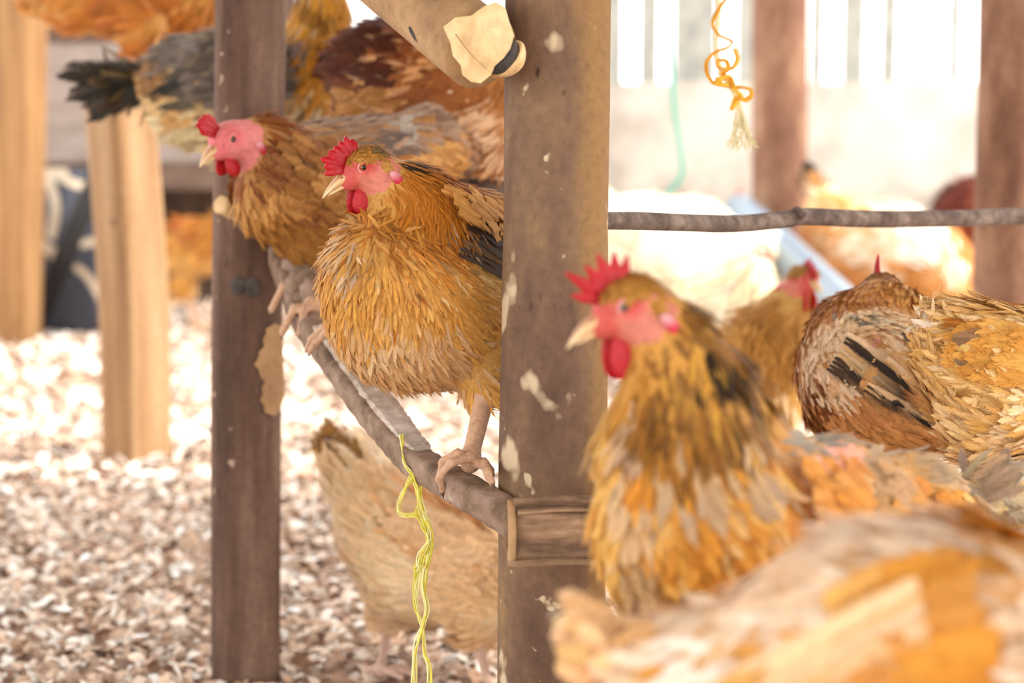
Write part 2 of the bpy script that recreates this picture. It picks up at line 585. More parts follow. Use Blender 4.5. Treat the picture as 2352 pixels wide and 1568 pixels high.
def hen(name, label, spine, nk, head, legs, pal, wings=(), tail=None, patches=(), res=0.005, seed=1, fl=1.0,
        dens=4.5, group=None, extra=(), lift=1.0):
    """spine: (px, py, depth, radius px) from tail root to neck top; nk: index where the neck starts."""
    rng = np.random.default_rng(seed)
    sp = np.array([P(*q[:3]) for q in spine]); sr = np.array([max(0.012, q[3] * q[2] / FPX - 0.005) for q in spine])
    hc = P(*head['c']); s = head.get('s', 1.0)
    f = nrm(P(*head['to']) - hc)
    upv = np.array(head.get('up', (0, 0, 1.0)), float)
    u = nrm(upv - f * (f @ upv)); l = np.cross(u, f)
    prims = []
    pts = np.vstack([sp, hc]); rr = np.append(sr, 0.0185 * s)
    for i in range(len(sp)):
        prims.append((pts[i], pts[i + 1], rr[i], rr[i + 1] if i < len(sp) - 1 else 0.016 * s, 0.035 if i < nk else 0.02, 0))
    nspine = len(prims)
    for (A, B) in extra:
        a, b = P(*A[:3]), P(*B[:3])
        prims.append((a, b, A[3] * A[2] / FPX - 0.005, B[3] * B[2] / FPX - 0.005, 0.03, 0))
    hp = hc - u * 0.001 * s
    prims.append((hp - f * 0.006 * s, hp + f * 0.004 * s, 0.0185 * s, 0.0172 * s, 0.012, 1))
    prims.append((hp, hp + f * 0.021 * s - u * 0.004 * s, 0.0125 * s, 0.0082 * s, 0.008, 1))
    prims.append((hc + f * 0.004 * s - u * 0.012 * s, hc - f * 0.010 * s - u * 0.008 * s, 0.008 * s, 0.011 * s, 0.008, 1))
    fwd = nrm((sp[-1] - sp[0]) * np.array([1, 1, 0]))
    feet = []
    for lg in legs:
        hip, hock, foot = (P(*q) if len(q) == 3 else np.array(q[1:]) for q in (lg['hip'], lg['hock'], lg['foot']))
        tr = lg.get('thigh', 0.036)
        sr_ = lg.get('shank', 0.0068)
        prims.append((hip, hip + (hock - hip) * 0.72, tr, tr * 0.62, 0.03, 2))
        prims.append((hip + (hock - hip) * 0.6, hock, tr * 0.6, sr_ * 1.5, 0.02, 2))
        prims.append((hock, foot + np.array([0, 0, 0.006]), sr_ * 1.25, sr_, 0.008, 3))
        prims.append((foot + np.array([0, 0, 0.006]), foot, sr_ * 1.3, sr_ * 1.2, 0.006, 3))
        toes = lg.get('toes')
        if toes is None:
            ff = nrm(lg.get('dir', fwd)); sd = np.cross([0, 0, 1.0], ff)
            dr = lg.get('drop', 0.0)
            toes = []
            for a, L in ((-0.5, 0.045), (0, 0.054), (0.5, 0.045), (math.pi, 0.024)):
                dv = ff * math.cos(a) + sd * math.sin(a)
                toes.append([foot + dv * L * 0.5 + np.array([0, 0, 0.004 - dr * 0.15]), foot + dv * L * (1 - dr * 4) - np.array([0, 0, 0.001 + dr])])
        else:
            toes = [[P(*q) for q in t] for t in toes]
        for t in toes:
            ch = [foot] + list(t)
            for a in range(len(ch) - 1):
                prims.append((ch[a], ch[a + 1], 0.0062 - 0.0008 * a, 0.0054 - 0.0008 * a, 0.004, 3))
            dv = nrm(ch[-1] - ch[-2])
            prims.append((ch[-1], ch[-1] + dv * 0.008 - np.array([0, 0, 0.003]), 0.0034, 0.0014, 0.002, 4))
        feet.append(foot)
    lo = np.min([np.minimum(p[0] - p[2], p[1] - p[3]) for p in prims], 0) - 0.02
    hi = np.max([np.maximum(p[0] + p[2], p[1] + p[3]) for p in prims], 0) + 0.02
    fn = lambda q: sdf_caps(q, prims)[0]
    V, F = surface_nets(fn, lo, hi, res)
    lab = sdf_caps(V, prims)[1]

    root = empty(name, np.mean(feet, 0) if feet else np.array([hc[0], hc[1], lo[2]]))
    tag(root, label, 'chicken', group)

    def grad(X, e=0.003):
        g = np.stack([fn(X + e * np.eye(3)[a]) - fn(X - e * np.eye(3)[a]) for a in range(3)], 1)
        return nrm(g)

    def flow_u(X):
        ws = 0; fl_ = 0; us = 0
        for i in range(nspine):
            A, B, ra, rb = prims[i][:4]
            ba = B - A
            t = np.clip((X - A) @ ba / (ba @ ba + 1e-12), 0, 1)
            d = np.linalg.norm(X - (A + t[:, None] * ba), axis=1) - (ra + (rb - ra) * t)
            w = 1 / (0.012 + np.maximum(d, 0)) ** 4
            ws = ws + w; fl_ = fl_ + w[:, None] * (-nrm(ba)); us = us + w * (i + t)
        return fl_ / ws[:, None], us / ws

    def local(X):
        q = (X - hc) / s
        return q @ f, q @ u, q @ l

    def face_mask(X):
        x, z, y = local(X)
        near = (x * x + y * y + z * z) < 0.037 ** 2
        bare = near & (x > -0.0225) & (z < 0.0110 + 0.2 * x) & (z > -0.021)
        if head.get('bald'): return near & (x > -0.026), near
        if head.get('tuft', True):
            bare &= ~((np.abs(x + 0.0125) < 0.005) & (np.abs(z + 0.001) < 0.006) & (np.abs(y) > 0.008))
        return bare & near, near

    def in_patch(X, N, pt):
        px, py, rx, ry, ang = pt['at']
        x, y = proj(X)
        a = math.radians(ang)
        dx, dy = x - px, y - py
        e = ((dx * math.cos(a) + dy * math.sin(a)) / rx) ** 2 + ((-dx * math.sin(a) + dy * math.cos(a)) / ry) ** 2
        e = e + rng.normal(0, pt.get('soft', 0.25), len(e))
        return (e < 1) & ((N * (CAM - X)).sum(1) > 0)

    # body colours under the plumage
    base = np.array([lin(c) for c in pal['breast']]).mean(0) * 0.8
    C = np.tile(base, (len(V), 1))
    NV = grad(V)
    bare, nearh = face_mask(V)
    C[(lab == 1)] = FACE * np.array([1, 1, 1])
    x, z, y = local(V)
    fm = (lab == 1) | bare
    redness = np.clip(1.25 - np.hypot(x - 0.004, z - 0.007) / 0.011, 0, 0.85) + np.clip((x - 0.012) / 0.008, 0, 0.6)
    redness = np.clip(redness, 0, 1)
    C[fm] = (FACE * (1 - redness[:, None]) + lin('#bb2a30') * redness[:, None])[fm]
    if head.get('pale'): C[fm] = C[fm] * 0.6 + lin('#e88a94') * 0.4
    C[lab == 3] = lin(pal.get('leg', '#c9a385')); C[lab == 4] = lin('#6b5546')
    C[lab == 2] = base
    for pt in patches:
        if pt.get('bare'):
            mk = in_patch(V, NV, pt) & (lab != 1)
            C[mk] = lin(pt['bare'])
    C *= (1 + rng.normal(0, 0.03, (len(V), 1)))
    body = mesh('body', V, F, M['skin'], root, col=np.clip(C, 0.002, 0.95))

    bvh = BVHTree.FromPolygons([tuple(v) for v in V], [tuple(int(i) for i in q) for q in F])
    # ---- plumage
    tri = np.vstack([F[:, [0, 1, 2]], F[:, [0, 2, 3]]])
    a_ = V[tri[:, 1]] - V[tri[:, 0]]; b_ = V[tri[:, 2]] - V[tri[:, 0]]
    area = 0.5 * np.linalg.norm(np.cross(a_, b_), axis=1)
    tl = lab[tri[:, 0]]
    area[(tl == 3) | (tl == 4)] = 0
    FS = Feathers()
    def scatter(n):
        k = rng.choice(len(tri), n, p=area / area.sum())
        r1, r2 = rng.random(n), rng.random(n)
        m_ = r1 + r2 > 1; r1[m_] = 1 - r1[m_]; r2[m_] = 1 - r2[m_]
        return V[tri[k, 0]] + a_[k] * r1[:, None] + b_[k] * r2[:, None]
    A = area.sum()
    regs = {'head': (0.010, 0.0030), 'neck': (0.034, 0.0038), 'breast': (0.032, 0.0056), 'back': (0.034, 0.0060),
            'belly': (0.034, 0.0060), 'rump': (0.038, 0.0062)}
    # one dense sowing, thinned per region to the density each kind of feather needs
    nmax = int(dens * A / (0.009 * 0.0032 * 2 * 0.6) * 0.5 / fl ** 2)
    nmax = min(nmax, 80000)
    ctri = V[tri[:, 0]]
    nearT = np.linalg.norm(ctri - hc, axis=1) < 0.042 * s
    X = scatter(nmax)
    full = area.copy(); area[~nearT] = 0
    nh = int(min(16000, 2.6 * dens * area.sum() / (0.010 * 0.0030 * 1.4 * (fl * s) ** 2)))
    hd_density = nh / max(area.sum(), 1e-9)
    X = np.vstack([X, scatter(nh)]); area = full
    late = np.arange(nmax + nh) >= nmax
    n_main = nmax; nmax = nmax + nh
    N = grad(X); FL, U = flow_u(X)
    bare, nearh = face_mask(X)
    x, z, y = local(X)
    reg = np.full(nmax, 'breast', dtype='<U8')
    un = U + rng.normal(0, 0.12, nmax)
    bodyr = un < nk
    reg[bodyr & (N[:, 2] + rng.normal(0, 0.1, nmax) > 0.42)] = 'back'
    reg[bodyr & (N[:, 2] + rng.normal(0, 0.1, nmax) < -0.35)] = 'belly'
    reg[un < pal.get('rump_u', 0.55)] = 'rump'
    reg[un >= nk] = 'neck'
    reg[nearh & (x > -0.022)] = 'head'
    keep = ~bare
    dmax = n_main / A
    keep &= (reg == 'head') == late
    for k, (L, W) in regs.items():
        L, W = L * fl, W * fl
        if k == 'head': L, W = L * s, W * s
        W = W * pal.get('wscale', 1.0)
        want = dens * (1.2 if k == 'neck' else 2.2 if k == 'head' else 1.0) / (L * W * 2 * 0.7)
        m_ = (reg == k) & keep & (rng.random(nmax) < want / (hd_density if k == 'head' else dmax))
        bm = np.zeros(nmax, bool)
        for pt in patches:
            if pt.get('bare'):
                bm |= m_ & in_patch(X, N, pt)
        m_ &= ~bm
        n = int(m_.sum())
        if n == 0: continue
        c = cols_at(rng, pal[k], X[m_])
        c1 = c * np.array(pal.get('tip', (1.12, 1.12, 1.1)))
        sk = pal.get('streak', {}).get(k)
        if sk:
            mk = rng.random(n) < sk[0]
            c1[mk] = c1[mk] * 0.35 + lin(sk[1]) * 0.65
        for pt in patches:
            if pt.get('col'):
                mk = in_patch(X[m_], N[m_], pt) & (rng.random(n) < pt.get('p', 0.85))
                cc = cols_at(rng, pt['col'], X[m_])
                c[mk] = cc[mk]; c1[mk] = cc[mk] * 1.05
        fd = FL[m_] + np.array([0, 0, -0.28 if k in ('breast', 'belly') else -0.12]) + rng.normal(0, 0.16, (n, 3))
        Ls = L * rng.uniform(0.7, 1.2, n); Ws = W * rng.uniform(0.75, 1.2, n)
        lf = {'head': 0.10, 'neck': 0.16, 'breast': 0.14, 'back': 0.15, 'belly': 0.2, 'rump': 0.24}[k] * lift
        FS.add(X[m_], N[m_], fd, Ls, Ws, np.abs(rng.normal(lf, 0.06 * lift, n)), rng.normal(0.12, 0.08, n), c, c1, rng)
    FS.build('plumage', root)

    # ---- wings
    kn = int(nk)
    ctr_b = sp[:kn + 1].mean(0)
    side_n = nrm(np.cross([0, 0, 1.0], nrm((sp[kn] - sp[0]) * np.array([1, 1, 0]))))
    for w in wings:
        for mir in ((False, True) if w.get('mirror', True) else (False,)):
            S, T = P(*w['S']), P(*w['T'])
            if mir:
                S = S - 2 * side_n * ((S - ctr_b) @ side_n); T = T - 2 * side_n * ((T - ctr_b) @ side_n)
            mid = (S + T) / 2
            ax = nrm(T - S)
            k = np.argmin(np.linalg.norm(sp - mid, axis=1))
            out = mid - sp[k]
            if 'out' in w and not mir: out = np.array(w['out'], float)
            out = nrm(out - ax * (out @ ax))
            upw = np.cross(ax, out)
            if upw[2] < 0: upw = -upw
            Lw = np.linalg.norm(T - S); hw = w['w'] * w['S'][2] / FPX
            def place(a, b, off):
                q = S + ax * (a * Lw) + upw * (b * hw) + out * 0.14
                h = bvh.ray_cast(Vector(q), Vector(-out), 0.26)
                if h[0] is None:
                    h = bvh.find_nearest(Vector(q - out * 0.16))
                nn = nrm(np.array(h[1]) * 0.5 + out * 0.5)
                return np.array(h[0]) + nn * off, nn
            WF = Feathers()
            fr = np.random.default_rng(seed + 77 + mir)
            # flight feathers, undermost
            nf = w.get('nf', 10); pts_ = []; nn_ = []; dd = []
            for i in range(nf):
                fb = w.get('fb', (-0.85, 0.5)); b = fb[0] + (fb[1] - fb[0]) * i / (nf - 1)
                p_, n_ = place(w.get('fa', 0.42), b, w.get('foff', 0.006) + 0.0007 * i)
                pts_.append(p_); nn_.append(n_); dd.append(ax + upw * (-0.10 - 0.22 * b) * w.get('fan', 1.0))
            cf = cols(fr, w['flight'], nf, 0.1)
            cf1 = cf.copy()
            if 'ftip' in w: cf1 = cols(fr, w['ftip'], nf, 0.1)
            WF.add(np.array(pts_), np.array(nn_), np.array(dd), np.full(nf, Lw * w.get('fl', 0.62)) * fr.uniform(0.85, 1.05, nf), w.get('fw', 0.0105), 0.03, 0.05, cf, cf1, fr, 0.05)
            # coverts in rows
            pts_ = []; nn_ = []; dd = []; av = []
            rows = w.get('rows', 9)
            for ia in range(rows):
                a = w.get('ca', 0.72) * (1 - ia / (rows - 1))
                wa = math.sin(math.pi * min(1, 0.25 + a * 0.8)) ** 0.6
                for ib in range(w.get('nb', 11)):
                    b = (-0.92 + 1.84 * (ib + 0.5 * (ia % 2)) / (w.get('nb', 11) - 0.5)) * wa
                    cbr = w.get('cb', (-1, 1)); b = cbr[0] + (cbr[1] - cbr[0]) * (b + 1) / 2
                    p_, n_ = place(a + fr.normal(0, 0.02), b + fr.normal(0, 0.03), 0.009 + 0.0006 * ia)
                    pts_.append(p_); nn_.append(n_); dd.append(ax + upw * (-0.12 - 0.25 * b)); av.append(a)
            n = len(pts_); av = np.array(av)
            cc = cols_at(fr, w['covert'], np.array(pts_)); c1 = cc * 1.1
            if 'bar' in w:
                mk = fr.random(n) < w['bar'][0]
                c1[mk] = cols(fr, [w['bar'][1]], n)[mk]
            WF.add(np.array(pts_), np.array(nn_), np.array(dd), 0.036 * fl * fr.uniform(0.8, 1.15, n), 0.0095 * fl, np.abs(fr.normal(0.08, 0.05, n)), 0.06, cc, c1, fr)
            WF.build('wing', root)

    # ---- tail
    if tail:
        r0 = P(*tail['root']); t0 = P(*tail['tip'])
        ax = nrm(t0 - r0); Lt = np.linalg.norm(t0 - r0)
        upt = np.array([0, 0, 1.0]); upt = nrm(upt - ax * (upt @ ax)); sdt = np.cross(ax, upt)
        TF = Feathers(); tr = np.random.default_rng(seed + 5)
        n = tail.get('n', 14); pts_ = []; nn_ = []; dd = []; LL = []
        spd = tail.get('spread', 0.35)
        for q in range(n):
            sd = -1 if q % 2 else 1
            a = (q // 2) / max(1, n // 2 - 1)
            pts_.append(r0 + sdt * sd * 0.012 * (0.3 + a) + upt * (0.012 - 0.022 * a))
            dd.append(ax + upt * spd * (0.5 - a * 1.0) + sdt * sd * 0.22 * a)
            nn_.append(nrm(sdt * sd * 0.9 + upt * (0.5 - 0.35 * a)))
            LL.append(Lt * tr.uniform(0.82, 1.05) * (1 - 0.18 * a))
        c = cols(tr, tail['col'], n, 0.1); c1 = cols(tr, tail.get('tipcol', tail['col']), n, 0.1)
        TF.add(np.array(pts_), np.array(nn_), np.array(dd), np.array(LL), tail.get('w', 0.014), 0.02, 0.03, c, c1, tr, 0.05)
        m_ = 60
        ph = tr.random(m_)
        pp = r0 + ax * (ph * Lt * 0.35)[:, None] + tr.normal(0, 0.014, (m_, 3))
        nv = nrm(pp - (r0 + ax * (ph * Lt * 0.35)[:, None]) + upt * 0.004)
        cc = cols(tr, tail.get('cover', pal['rump']), m_)
        TF.add(pp, nv, np.tile(ax, (m_, 1)) + tr.normal(0, 0.12, (m_, 3)), Lt * 0.42, 0.009, 0.1, 0.1, cc, cc * 1.1, tr)
        TF.build('tail', root)

    # ---- head furniture
    bk = MB()
    b0 = hc + f * 0.020 * s - u * 0.0025 * s
    bl = head.get('beak', 0.027) * s
    n = 14
    for up_, Lq, wq in ((True, bl, 1.0), (False, bl * 0.78, 0.8)):
        path = []; R = []
        for i in range(n):
            t = i / (n - 1)
            q = b0 + f * (Lq * t) + u * ((0.002 - 0.0085 * t ** 2.2) if up_ else (-0.0034 - 0.0026 * t)) * s
            path.append(q); R.append((1 - t) ** 0.75 * 1.0 + 0.04)
        path = np.array(path)
        Vb = []; Cb = []
        mm = 12
        for i in range(n):
            for j in range(mm):
                g = 2 * math.pi * j / mm
                hh = (0.0056 if up_ else 0.0032) * s; ww = 0.0072 * s * wq
                Vb.append(path[i] + u * (math.sin(g) * hh * R[i]) + l * (math.cos(g) * ww * R[i]))
                t = i / (n - 1)
                cb = lin('#cf9c6c') * (1 - t) + lin('#e8d2a6') * t
                if up_ and math.sin(g) > 0.5: cb = lin('#a8623c') * (1 - t) + lin('#d9b488') * t
                Cb.append(cb)
        Fb = [(i * mm + j, i * mm + (j + 1) % mm, (i + 1) * mm + (j + 1) % mm, (i + 1) * mm + j) for i in range(n - 1) for j in range(mm)]
        Fb += [tuple(range(mm))[::-1], tuple((n - 1) * mm + j for j in range(mm))]
        bk.add(Vb, Fb, np.array(Cb))
    for sd in (-1, 1):   # nostrils
        Vn, Fn = ellipsoid(b0 + f * 0.006 * s + u * 0.0045 * s + l * sd * 0.0052 * s, f * 0.0013 * s, l * 0.0007 * s, u * 0.0006 * s, 8, 6)
        bk.add(Vn, Fn, lin('#5a2a22'))
    bk.build('beak', M['beak'], root)
    cb = head.get('comb', {})
    Vc, Fc, Cc = comb_mesh(hc + f * cb.get('fx', 0.004) * s + u * 0.001 * s, f, u, l, s, cb.get('a0', 12), cb.get('a1', 118), cb.get('H', 0.016), cb.get('n', 6), cb.get('lean', 0.0), rng, deep=cb.get('deep', 0.6), skew=cb.get('skew', 1.0))
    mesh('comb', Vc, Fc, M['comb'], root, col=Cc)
    wl = head.get('wattle', 1.0)
    for sd in (-1, 1):
        Vw, Fw = ellipsoid(np.zeros(3), np.array([1, 0, 0.]), np.array([0, 1, 0.]), np.array([0, 0, 1.]), 20, 16)
        w_ = []
        for v in Vw:
            t = (1 - v[2]) / 2          # 0 top, 1 bottom
            wd = 0.0125 * (0.6 + 0.62 * t) * (1 + 0.08 * math.sin(5 * v[0] + sd))
            w_.append(hc + s * (f * (0.014 + wd * v[0] * head.get('ww', wl) - 0.003 * t) + l * (sd * (0.0065 + 0.003 * t) + 0.0034 * v[1] * (0.8 + 0.3 * t)) + u * (-0.012 - 0.0285 * wl * t)))
        mesh('wattle', np.array(w_), Fw, M['comb'], root, col=RED * (0.85 + 0.2 * rng.random((len(w_), 1))))
    for sd in (-1, 1):
        lc = hc + s * (-f * 0.0135 - u * 0.016)
        hit = bvh.ray_cast(Vector(lc + l * sd * 0.09), Vector(-l * sd), 0.12)[0]
        lc = np.array(hit) if hit is not None else lc + l * sd * 0.0165 * s
        Ve, Fe = ellipsoid(lc, f * 0.0048 * s, l * 0.0024 * s, u * 0.0105 * s + f * 0.0035 * s, 16, 12)
        cE = np.array([lin('#d99aa0') * k_ + lin('#c22a40') * (1 - k_) for v in Ve for k_ in (min(1.0, max(0.0, ((v - lc) @ u) / (0.008 * s))),)])
        mesh('earlobe', Ve, Fe, M['comb'], root, col=cE)
        ec = hc + s * (f * 0.0065 + u * 0.0045 + l * sd * 0.0148)
        ln = nrm(l * sd + f * 0.18)
        Vi, Fi = ellipsoid(ec, f * 0.0043 * s, u * 0.0043 * s, ln * 0.0043 * s, 16, 12)
        e = mesh('eye', Vi, Fi, M['eye'], root, col=np.tile(lin(head.get('iris', '#9a5528')), (len(Vi), 1)))
        Vp, Fp = ellipsoid(ec + ln * 0.0029 * s, f * 0.0024 * s, u * 0.0024 * s, ln * 0.0018 * s, 14, 10)
        mesh('pupil', Vp, Fp, M['eye'], e, col=np.tile([0.004, 0.004, 0.005], (len(Vp), 1)))
        ring = np.array([ec + ln * 0.0014 * s + (f * math.cos(g) * 0.0050 + u * math.sin(g) * 0.0044) * s for g in np.linspace(0, 2 * math.pi, 25)])
        Vr, Fr = tube(ring, 0.0011 * s, 6)
        mesh('eyelid', Vr, Fr, M['skin'], e, col=np.tile(lin('#e88f8c'), (len(Vr), 1)))
    return root


def leg(hip, hock, foot, **k):
    return dict(hip=hip, hock=hock, foot=foot, **k)


def stand(cx, d, hipy, foot_z, gap=0.07, fwd=(1, 0, 0), **k):
    """Two legs under pixel column cx at depth d, feet at world height foot_z; they are spread across the way it faces."""
    fwd = nrm(np.array(fwd, float)); sd = np.cross([0, 0, 1.0], fwd)
    out = []
    c = P(cx, hipy, d)
    for e in (-1, 1):
        h = c + sd * gap / 2 * e
        z0 = foot_z + 0.006
        hk = np.array([h[0], h[1], z0 + (c[2] - z0) * 0.5]) - fwd * 0.02
        ft = np.array([h[0], h[1], z0]) + fwd * 0.012
        out.append(dict(hip=('w', *h), hock=('w', *hk), foot=('w', *ft), dir=fwd, **k))
    return out

# ------------------------------------------------------------------ the setting
def struct(name, V, F, mat, **k):
    return tag(mesh(name, V, F, mat, smooth=False, **k), kind='structure')


struct('floor', *box_vf((-5, -3, -0.2), (6, 12, 0.0)), M['floor'])
# unseen roof, added to keep the sun off the near half of the shed
struct('shade_roof', *box_vf((-5, -1.6, 2.5), (3.3, 4.1, 2.56)), M['roof'])
# low plastered wall along the back
wy = 8.5
struct('wall_back', *box_vf((-0.1, wy, 0.0), (4.2, wy + 0.16, 0.885)), M['plaster'])
struct('wall_left', *box_vf((-5.0, 8.9, 0.0), (-0.95, 9.0, 1.55)), M['wall_wood'])
struct('wall_middle', *box_vf((-0.95, 8.9, 0.0), (-0.1, 9.0, 1.07)), M['wall_wood'])

rg = np.random.default_rng(3)


def litter():
    n1, n2 = 26000, 36000
    def sow(n, y0, y1, smin, smax):
        y = np.sqrt(rg.uniform(y0 * y0, y1 * y1, n))
        x = rg.uniform(-1, 1, n) * (y * 0.262 + 0.45)
        s = rg.uniform(smin, smax, n)
        return x, y, s
    a = sow(n1, 2.2, 4.4, 0.006, 0.017); b = sow(n2, 4.2, 8.9, 0.011, 0.026)
    ny = 30000; yy = rg.uniform(0.6, 8.85, ny); xx = rg.uniform(-3.6, 3.6, ny)
    k_ = np.abs(xx) > yy * 0.262 + 0.40 - 2.0 * (yy < 2.25); k_ &= (xx > -3.6)
    c_ = (xx[k_], yy[k_], rg.uniform(0.014, 0.028, int(k_.sum())))
    x, y, s = (np.concatenate(q) for q in zip(a, b, c_))
    ok_ = ~((x > -0.2) & (y > 8.44))
    x, y, s = x[ok_], y[ok_], s[ok_]
    n = len(x)
    z = 0.004 + rg.random(n) ** 2 * 0.018
    yaw = rg.uniform(0, 6.28, n); tl = rg.normal(0, 0.42, n); rl = rg.normal(0, 0.42, n)
    asp = rg.uniform(0.35, 0.9, n); bend = rg.uniform(0.1, 0.45, n)
    loc = np.zeros((n, 6, 3))
    for i, (u, v) in enumerate(((-1, -1), (0, -1), (1, -1), (-1, 1), (0, 1), (1, 1))):
        jx = rg.normal(0, 0.14, n)
        loc[:, i] = np.stack([s * (u + jx), s * asp * v * rg.uniform(0.55, 1.1, n), s * bend * (0.5 if u == 0 else -0.5)], 1)
    ct, st, cr_, sr_ = np.cos(tl), np.sin(tl), np.cos(rl), np.sin(rl)
    X, Y, Z = loc[..., 0], loc[..., 1], loc[..., 2]
    Y, Z = Y * ct[:, None] - Z * st[:, None], Y * st[:, None] + Z * ct[:, None]
    X, Z = X * cr_[:, None] - Z * sr_[:, None], X * sr_[:, None] + Z * cr_[:, None]
    cy, sy = np.cos(yaw)[:, None], np.sin(yaw)[:, None]
    V = np.stack([X * cy - Y * sy + x[:, None], X * sy + Y * cy + y[:, None], Z + z[:, None]], -1)
    V[..., 2] = np.maximum(V[..., 2], 0.0015)
    base = np.arange(n)[:, None, None] * 6
    F = (base + np.array([[0, 1, 4, 3], [1, 2, 5, 4]])).reshape(-1, 4)
    pal = np.array([lin(c) for c in ('#f6f0e8', '#f0e2d4', '#e6cfba', '#d8bda4', '#bf9c82', '#94725c', '#faf7f2', '#e6c4ac', '#b2937e')])
    p = np.array([.14, .14, .15, .14, .13, .11, .07, .05, .07]); p /= p.sum()
    c = pal[rg.choice(len(pal), n, p=p)] * rg.uniform(0.8, 1.1, (n, 1))
    o = mesh('wood_shavings', V.reshape(-1, 3), F, M['flake'], col=np.clip(np.repeat(c, 6, 0), 0, 0.95), smooth=False)
    tag(o, 'pale wood shavings and husks scattered over the whole floor', 'litter', kind='stuff')


litter()


def post(name, label, top, bot, Y, r, mat, seed, z_top=2.5, rfn=None, sq=0.0, rough=0.03, m=40, n=160, cat='post'):
    """Vertical timber through two pixels (px, py) on the plane y=Y; from just under the litter to the roof."""
    a, b = PY(*top, Y), PY(*bot, Y)
    d = (a - b) / (a[2] - b[2])
    p0 = b + d * (-0.02 - b[2]); p1 = b + d * (z_top - b[2])
    path = p0 + np.linspace(0, 1, n)[:, None] * (p1 - p0)
    w = wob(seed); w2 = wob(seed + 100)
    path[:, 0] += 0.006 * np.sin(np.linspace(0, 5, n) + seed)
    def prof(i, s, g):
        rr = r * (1 + rough * w(s, g) + rough * 0.5 * w2(s * 4, g * 2))
        if rfn: rr = rr * rfn(path[i][2])
        if sq:
            rr = rr / (np.abs(np.cos(g + sq)) ** 8 + np.abs(np.sin(g + sq)) ** 8) ** (1 / 8)
        return rr * np.cos(g), rr * np.sin(g)
    V, F = sweep(path, prof, m)
    root = empty(name, p0)
    tag(root, label, cat)
    mesh('shaft', V, F, mat, root)
    return root


# main posts ---------------------------------------------------------------
pr = post('tree_trunk_post', 'thick grey-brown bark post with pale lichen spots, right of the middle hen', (1277, 0), (1277, 1568), 2.12, 0.0555, M['post_bark'], 11,
          rfn=lambda z: 1.0 + 0.055 * max(0.0, min(1.0, (0.75 - z) / 0.25)))
pl_ = post('tree_trunk_post', 'dark brown round post left of the middle hen, behind a hen’s head'.replace('’', "'"), (577, 0), (573, 1568), 2.90, 0.0512, M['post_dark'], 23)
# pale broken stub of a side branch on the dark post
stub = smooth_path([P(600, 520, 2.90), P(560, 492, 2.85), P(528, 478, 2.825), P(506, 470, 2.81)], 10)
wv = wob(5)
V, F = sweep(stub, lambda i, s, g: ((0.017 - 0.004 * s + 0.004 * wv(s, g)) * np.cos(g), (0.014 + 0.004 * wv(s + 1, g)) * np.sin(g)), 14)
tag(mesh('branch_stub', V, F, M['torn'], pl_), 'pale broken branch stub')
# dark knots on the dark post
for i, (kx, ky) in enumerate(((548, 655), (580, 660))):
    c = PY(kx, ky, 2.90 - 0.0515)
    V, F = ellipsoid(c, np.array([0.0125, 0, 0]), np.array([0, 0.006, 0]), np.array([0, 0.001, 0.014]), 16, 10)
    mesh('knot', V, F, M['bark_dark'], pl_)
# tan patch on the right flank of the dark post
cpl = PY(573, 830, 2.90)
pv = []; pf = []
for i in range(22):
    z = cpl[2] + 0.060 - 0.135 * i / 21
    for j in range(9):
        wd = 1.0 * (1 - abs(2 * i / 21 - 1) ** 4) ** 0.5 + 0.10 * math.sin(i * 2.3) + 0.08 * math.sin(i * 0.9)
        g = -0.92 - 0.08 * math.sin(i * 0.55) + (j / 8 - 0.5) * max(0.05, wd)
        pv.append((cpl[0] - 0.0525 * math.sin(g), 2.90 - 0.0525 * math.cos(g), z))
        if i and j: pf.append(((i - 1) * 9 + j - 1, (i - 1) * 9 + j, i * 9 + j, i * 9 + j - 1))
tag(mesh('tan_patch', pv, pf, M['log'], pl_), 'tan patch on the right flank')

post('timber_post', 'tan squared timber post at the far left edge of the picture', (48, 0), (40, 780), 6.75, 0.065, M['sawn'], 31, sq=0.3, rough=0.01)
pm = post('timber_post', 'short peeled timber post standing in the litter, left of the dark post', (278, 200), (317, 1050), 4.68, 0.0645, M['sawn_pale'], 37, z_top=0.89, sq=0.75, rough=0.02)
for kx, ky in ((262, 510), (300, 515), (307, 600)):
    c = PY(kx, ky, 4.68 - 0.064)
    V, F = ellipsoid(c, np.array([0.007, 0, 0]), np.array([0, 0.008, 0]), np.array([0, 0, 0.009]), 12, 8)
    mesh('nail_hole', V, F, M['bark_dark'], pm)
post('tree_trunk_post', 'sunlit brown post in the background behind the yellow twine', (1795, 0), (1795, 470), 6.6, 0.092, M['post_far'], 41)
post('tree_trunk_post', 'patchy brown and grey post at the right edge of the picture', (2318, 0), (2306, 700), 4.1, 0.065, M['post_far'], 43)

# roost perch with the two hens ------------------------------------------
perch_px = [(640, 585, 2.88), (668, 655, 2.78), (703, 738, 2.66), (762, 818, 2.545), (838, 925, 2.42), (900, 1000, 2.335), (952, 1055, 2.27), (1010, 1092, 2.215), (1110, 1152, 2.13), (1190, 1200, 2.09)]
pp = smooth_path([P(*q) for q in perch_px], 120)
wp = wob(51, 9)
def perch_prof(i, s, g):
    hgt, wid = 0.0165, 0.017
    k = (np.abs(np.cos(g)) ** 5 + np.abs(np.sin(g)) ** 5) ** (-1 / 5)
    a = hgt * k * np.cos(g); b = wid * k * np.sin(g)
    r = 1 + 0.10 * wp(s, g) + 0.03 * np.sin(s * 160 + 3 * np.sin(3 * g))
    return a * r, b * r
V, F = sweep(pp, perch_prof, 28)
perch = tag(empty('roost_perch', pp[60]), 'split wooden perch slanting from the dark post down to the bark post', 'perch')
mesh('pole', V, F, M['perch'], perch)
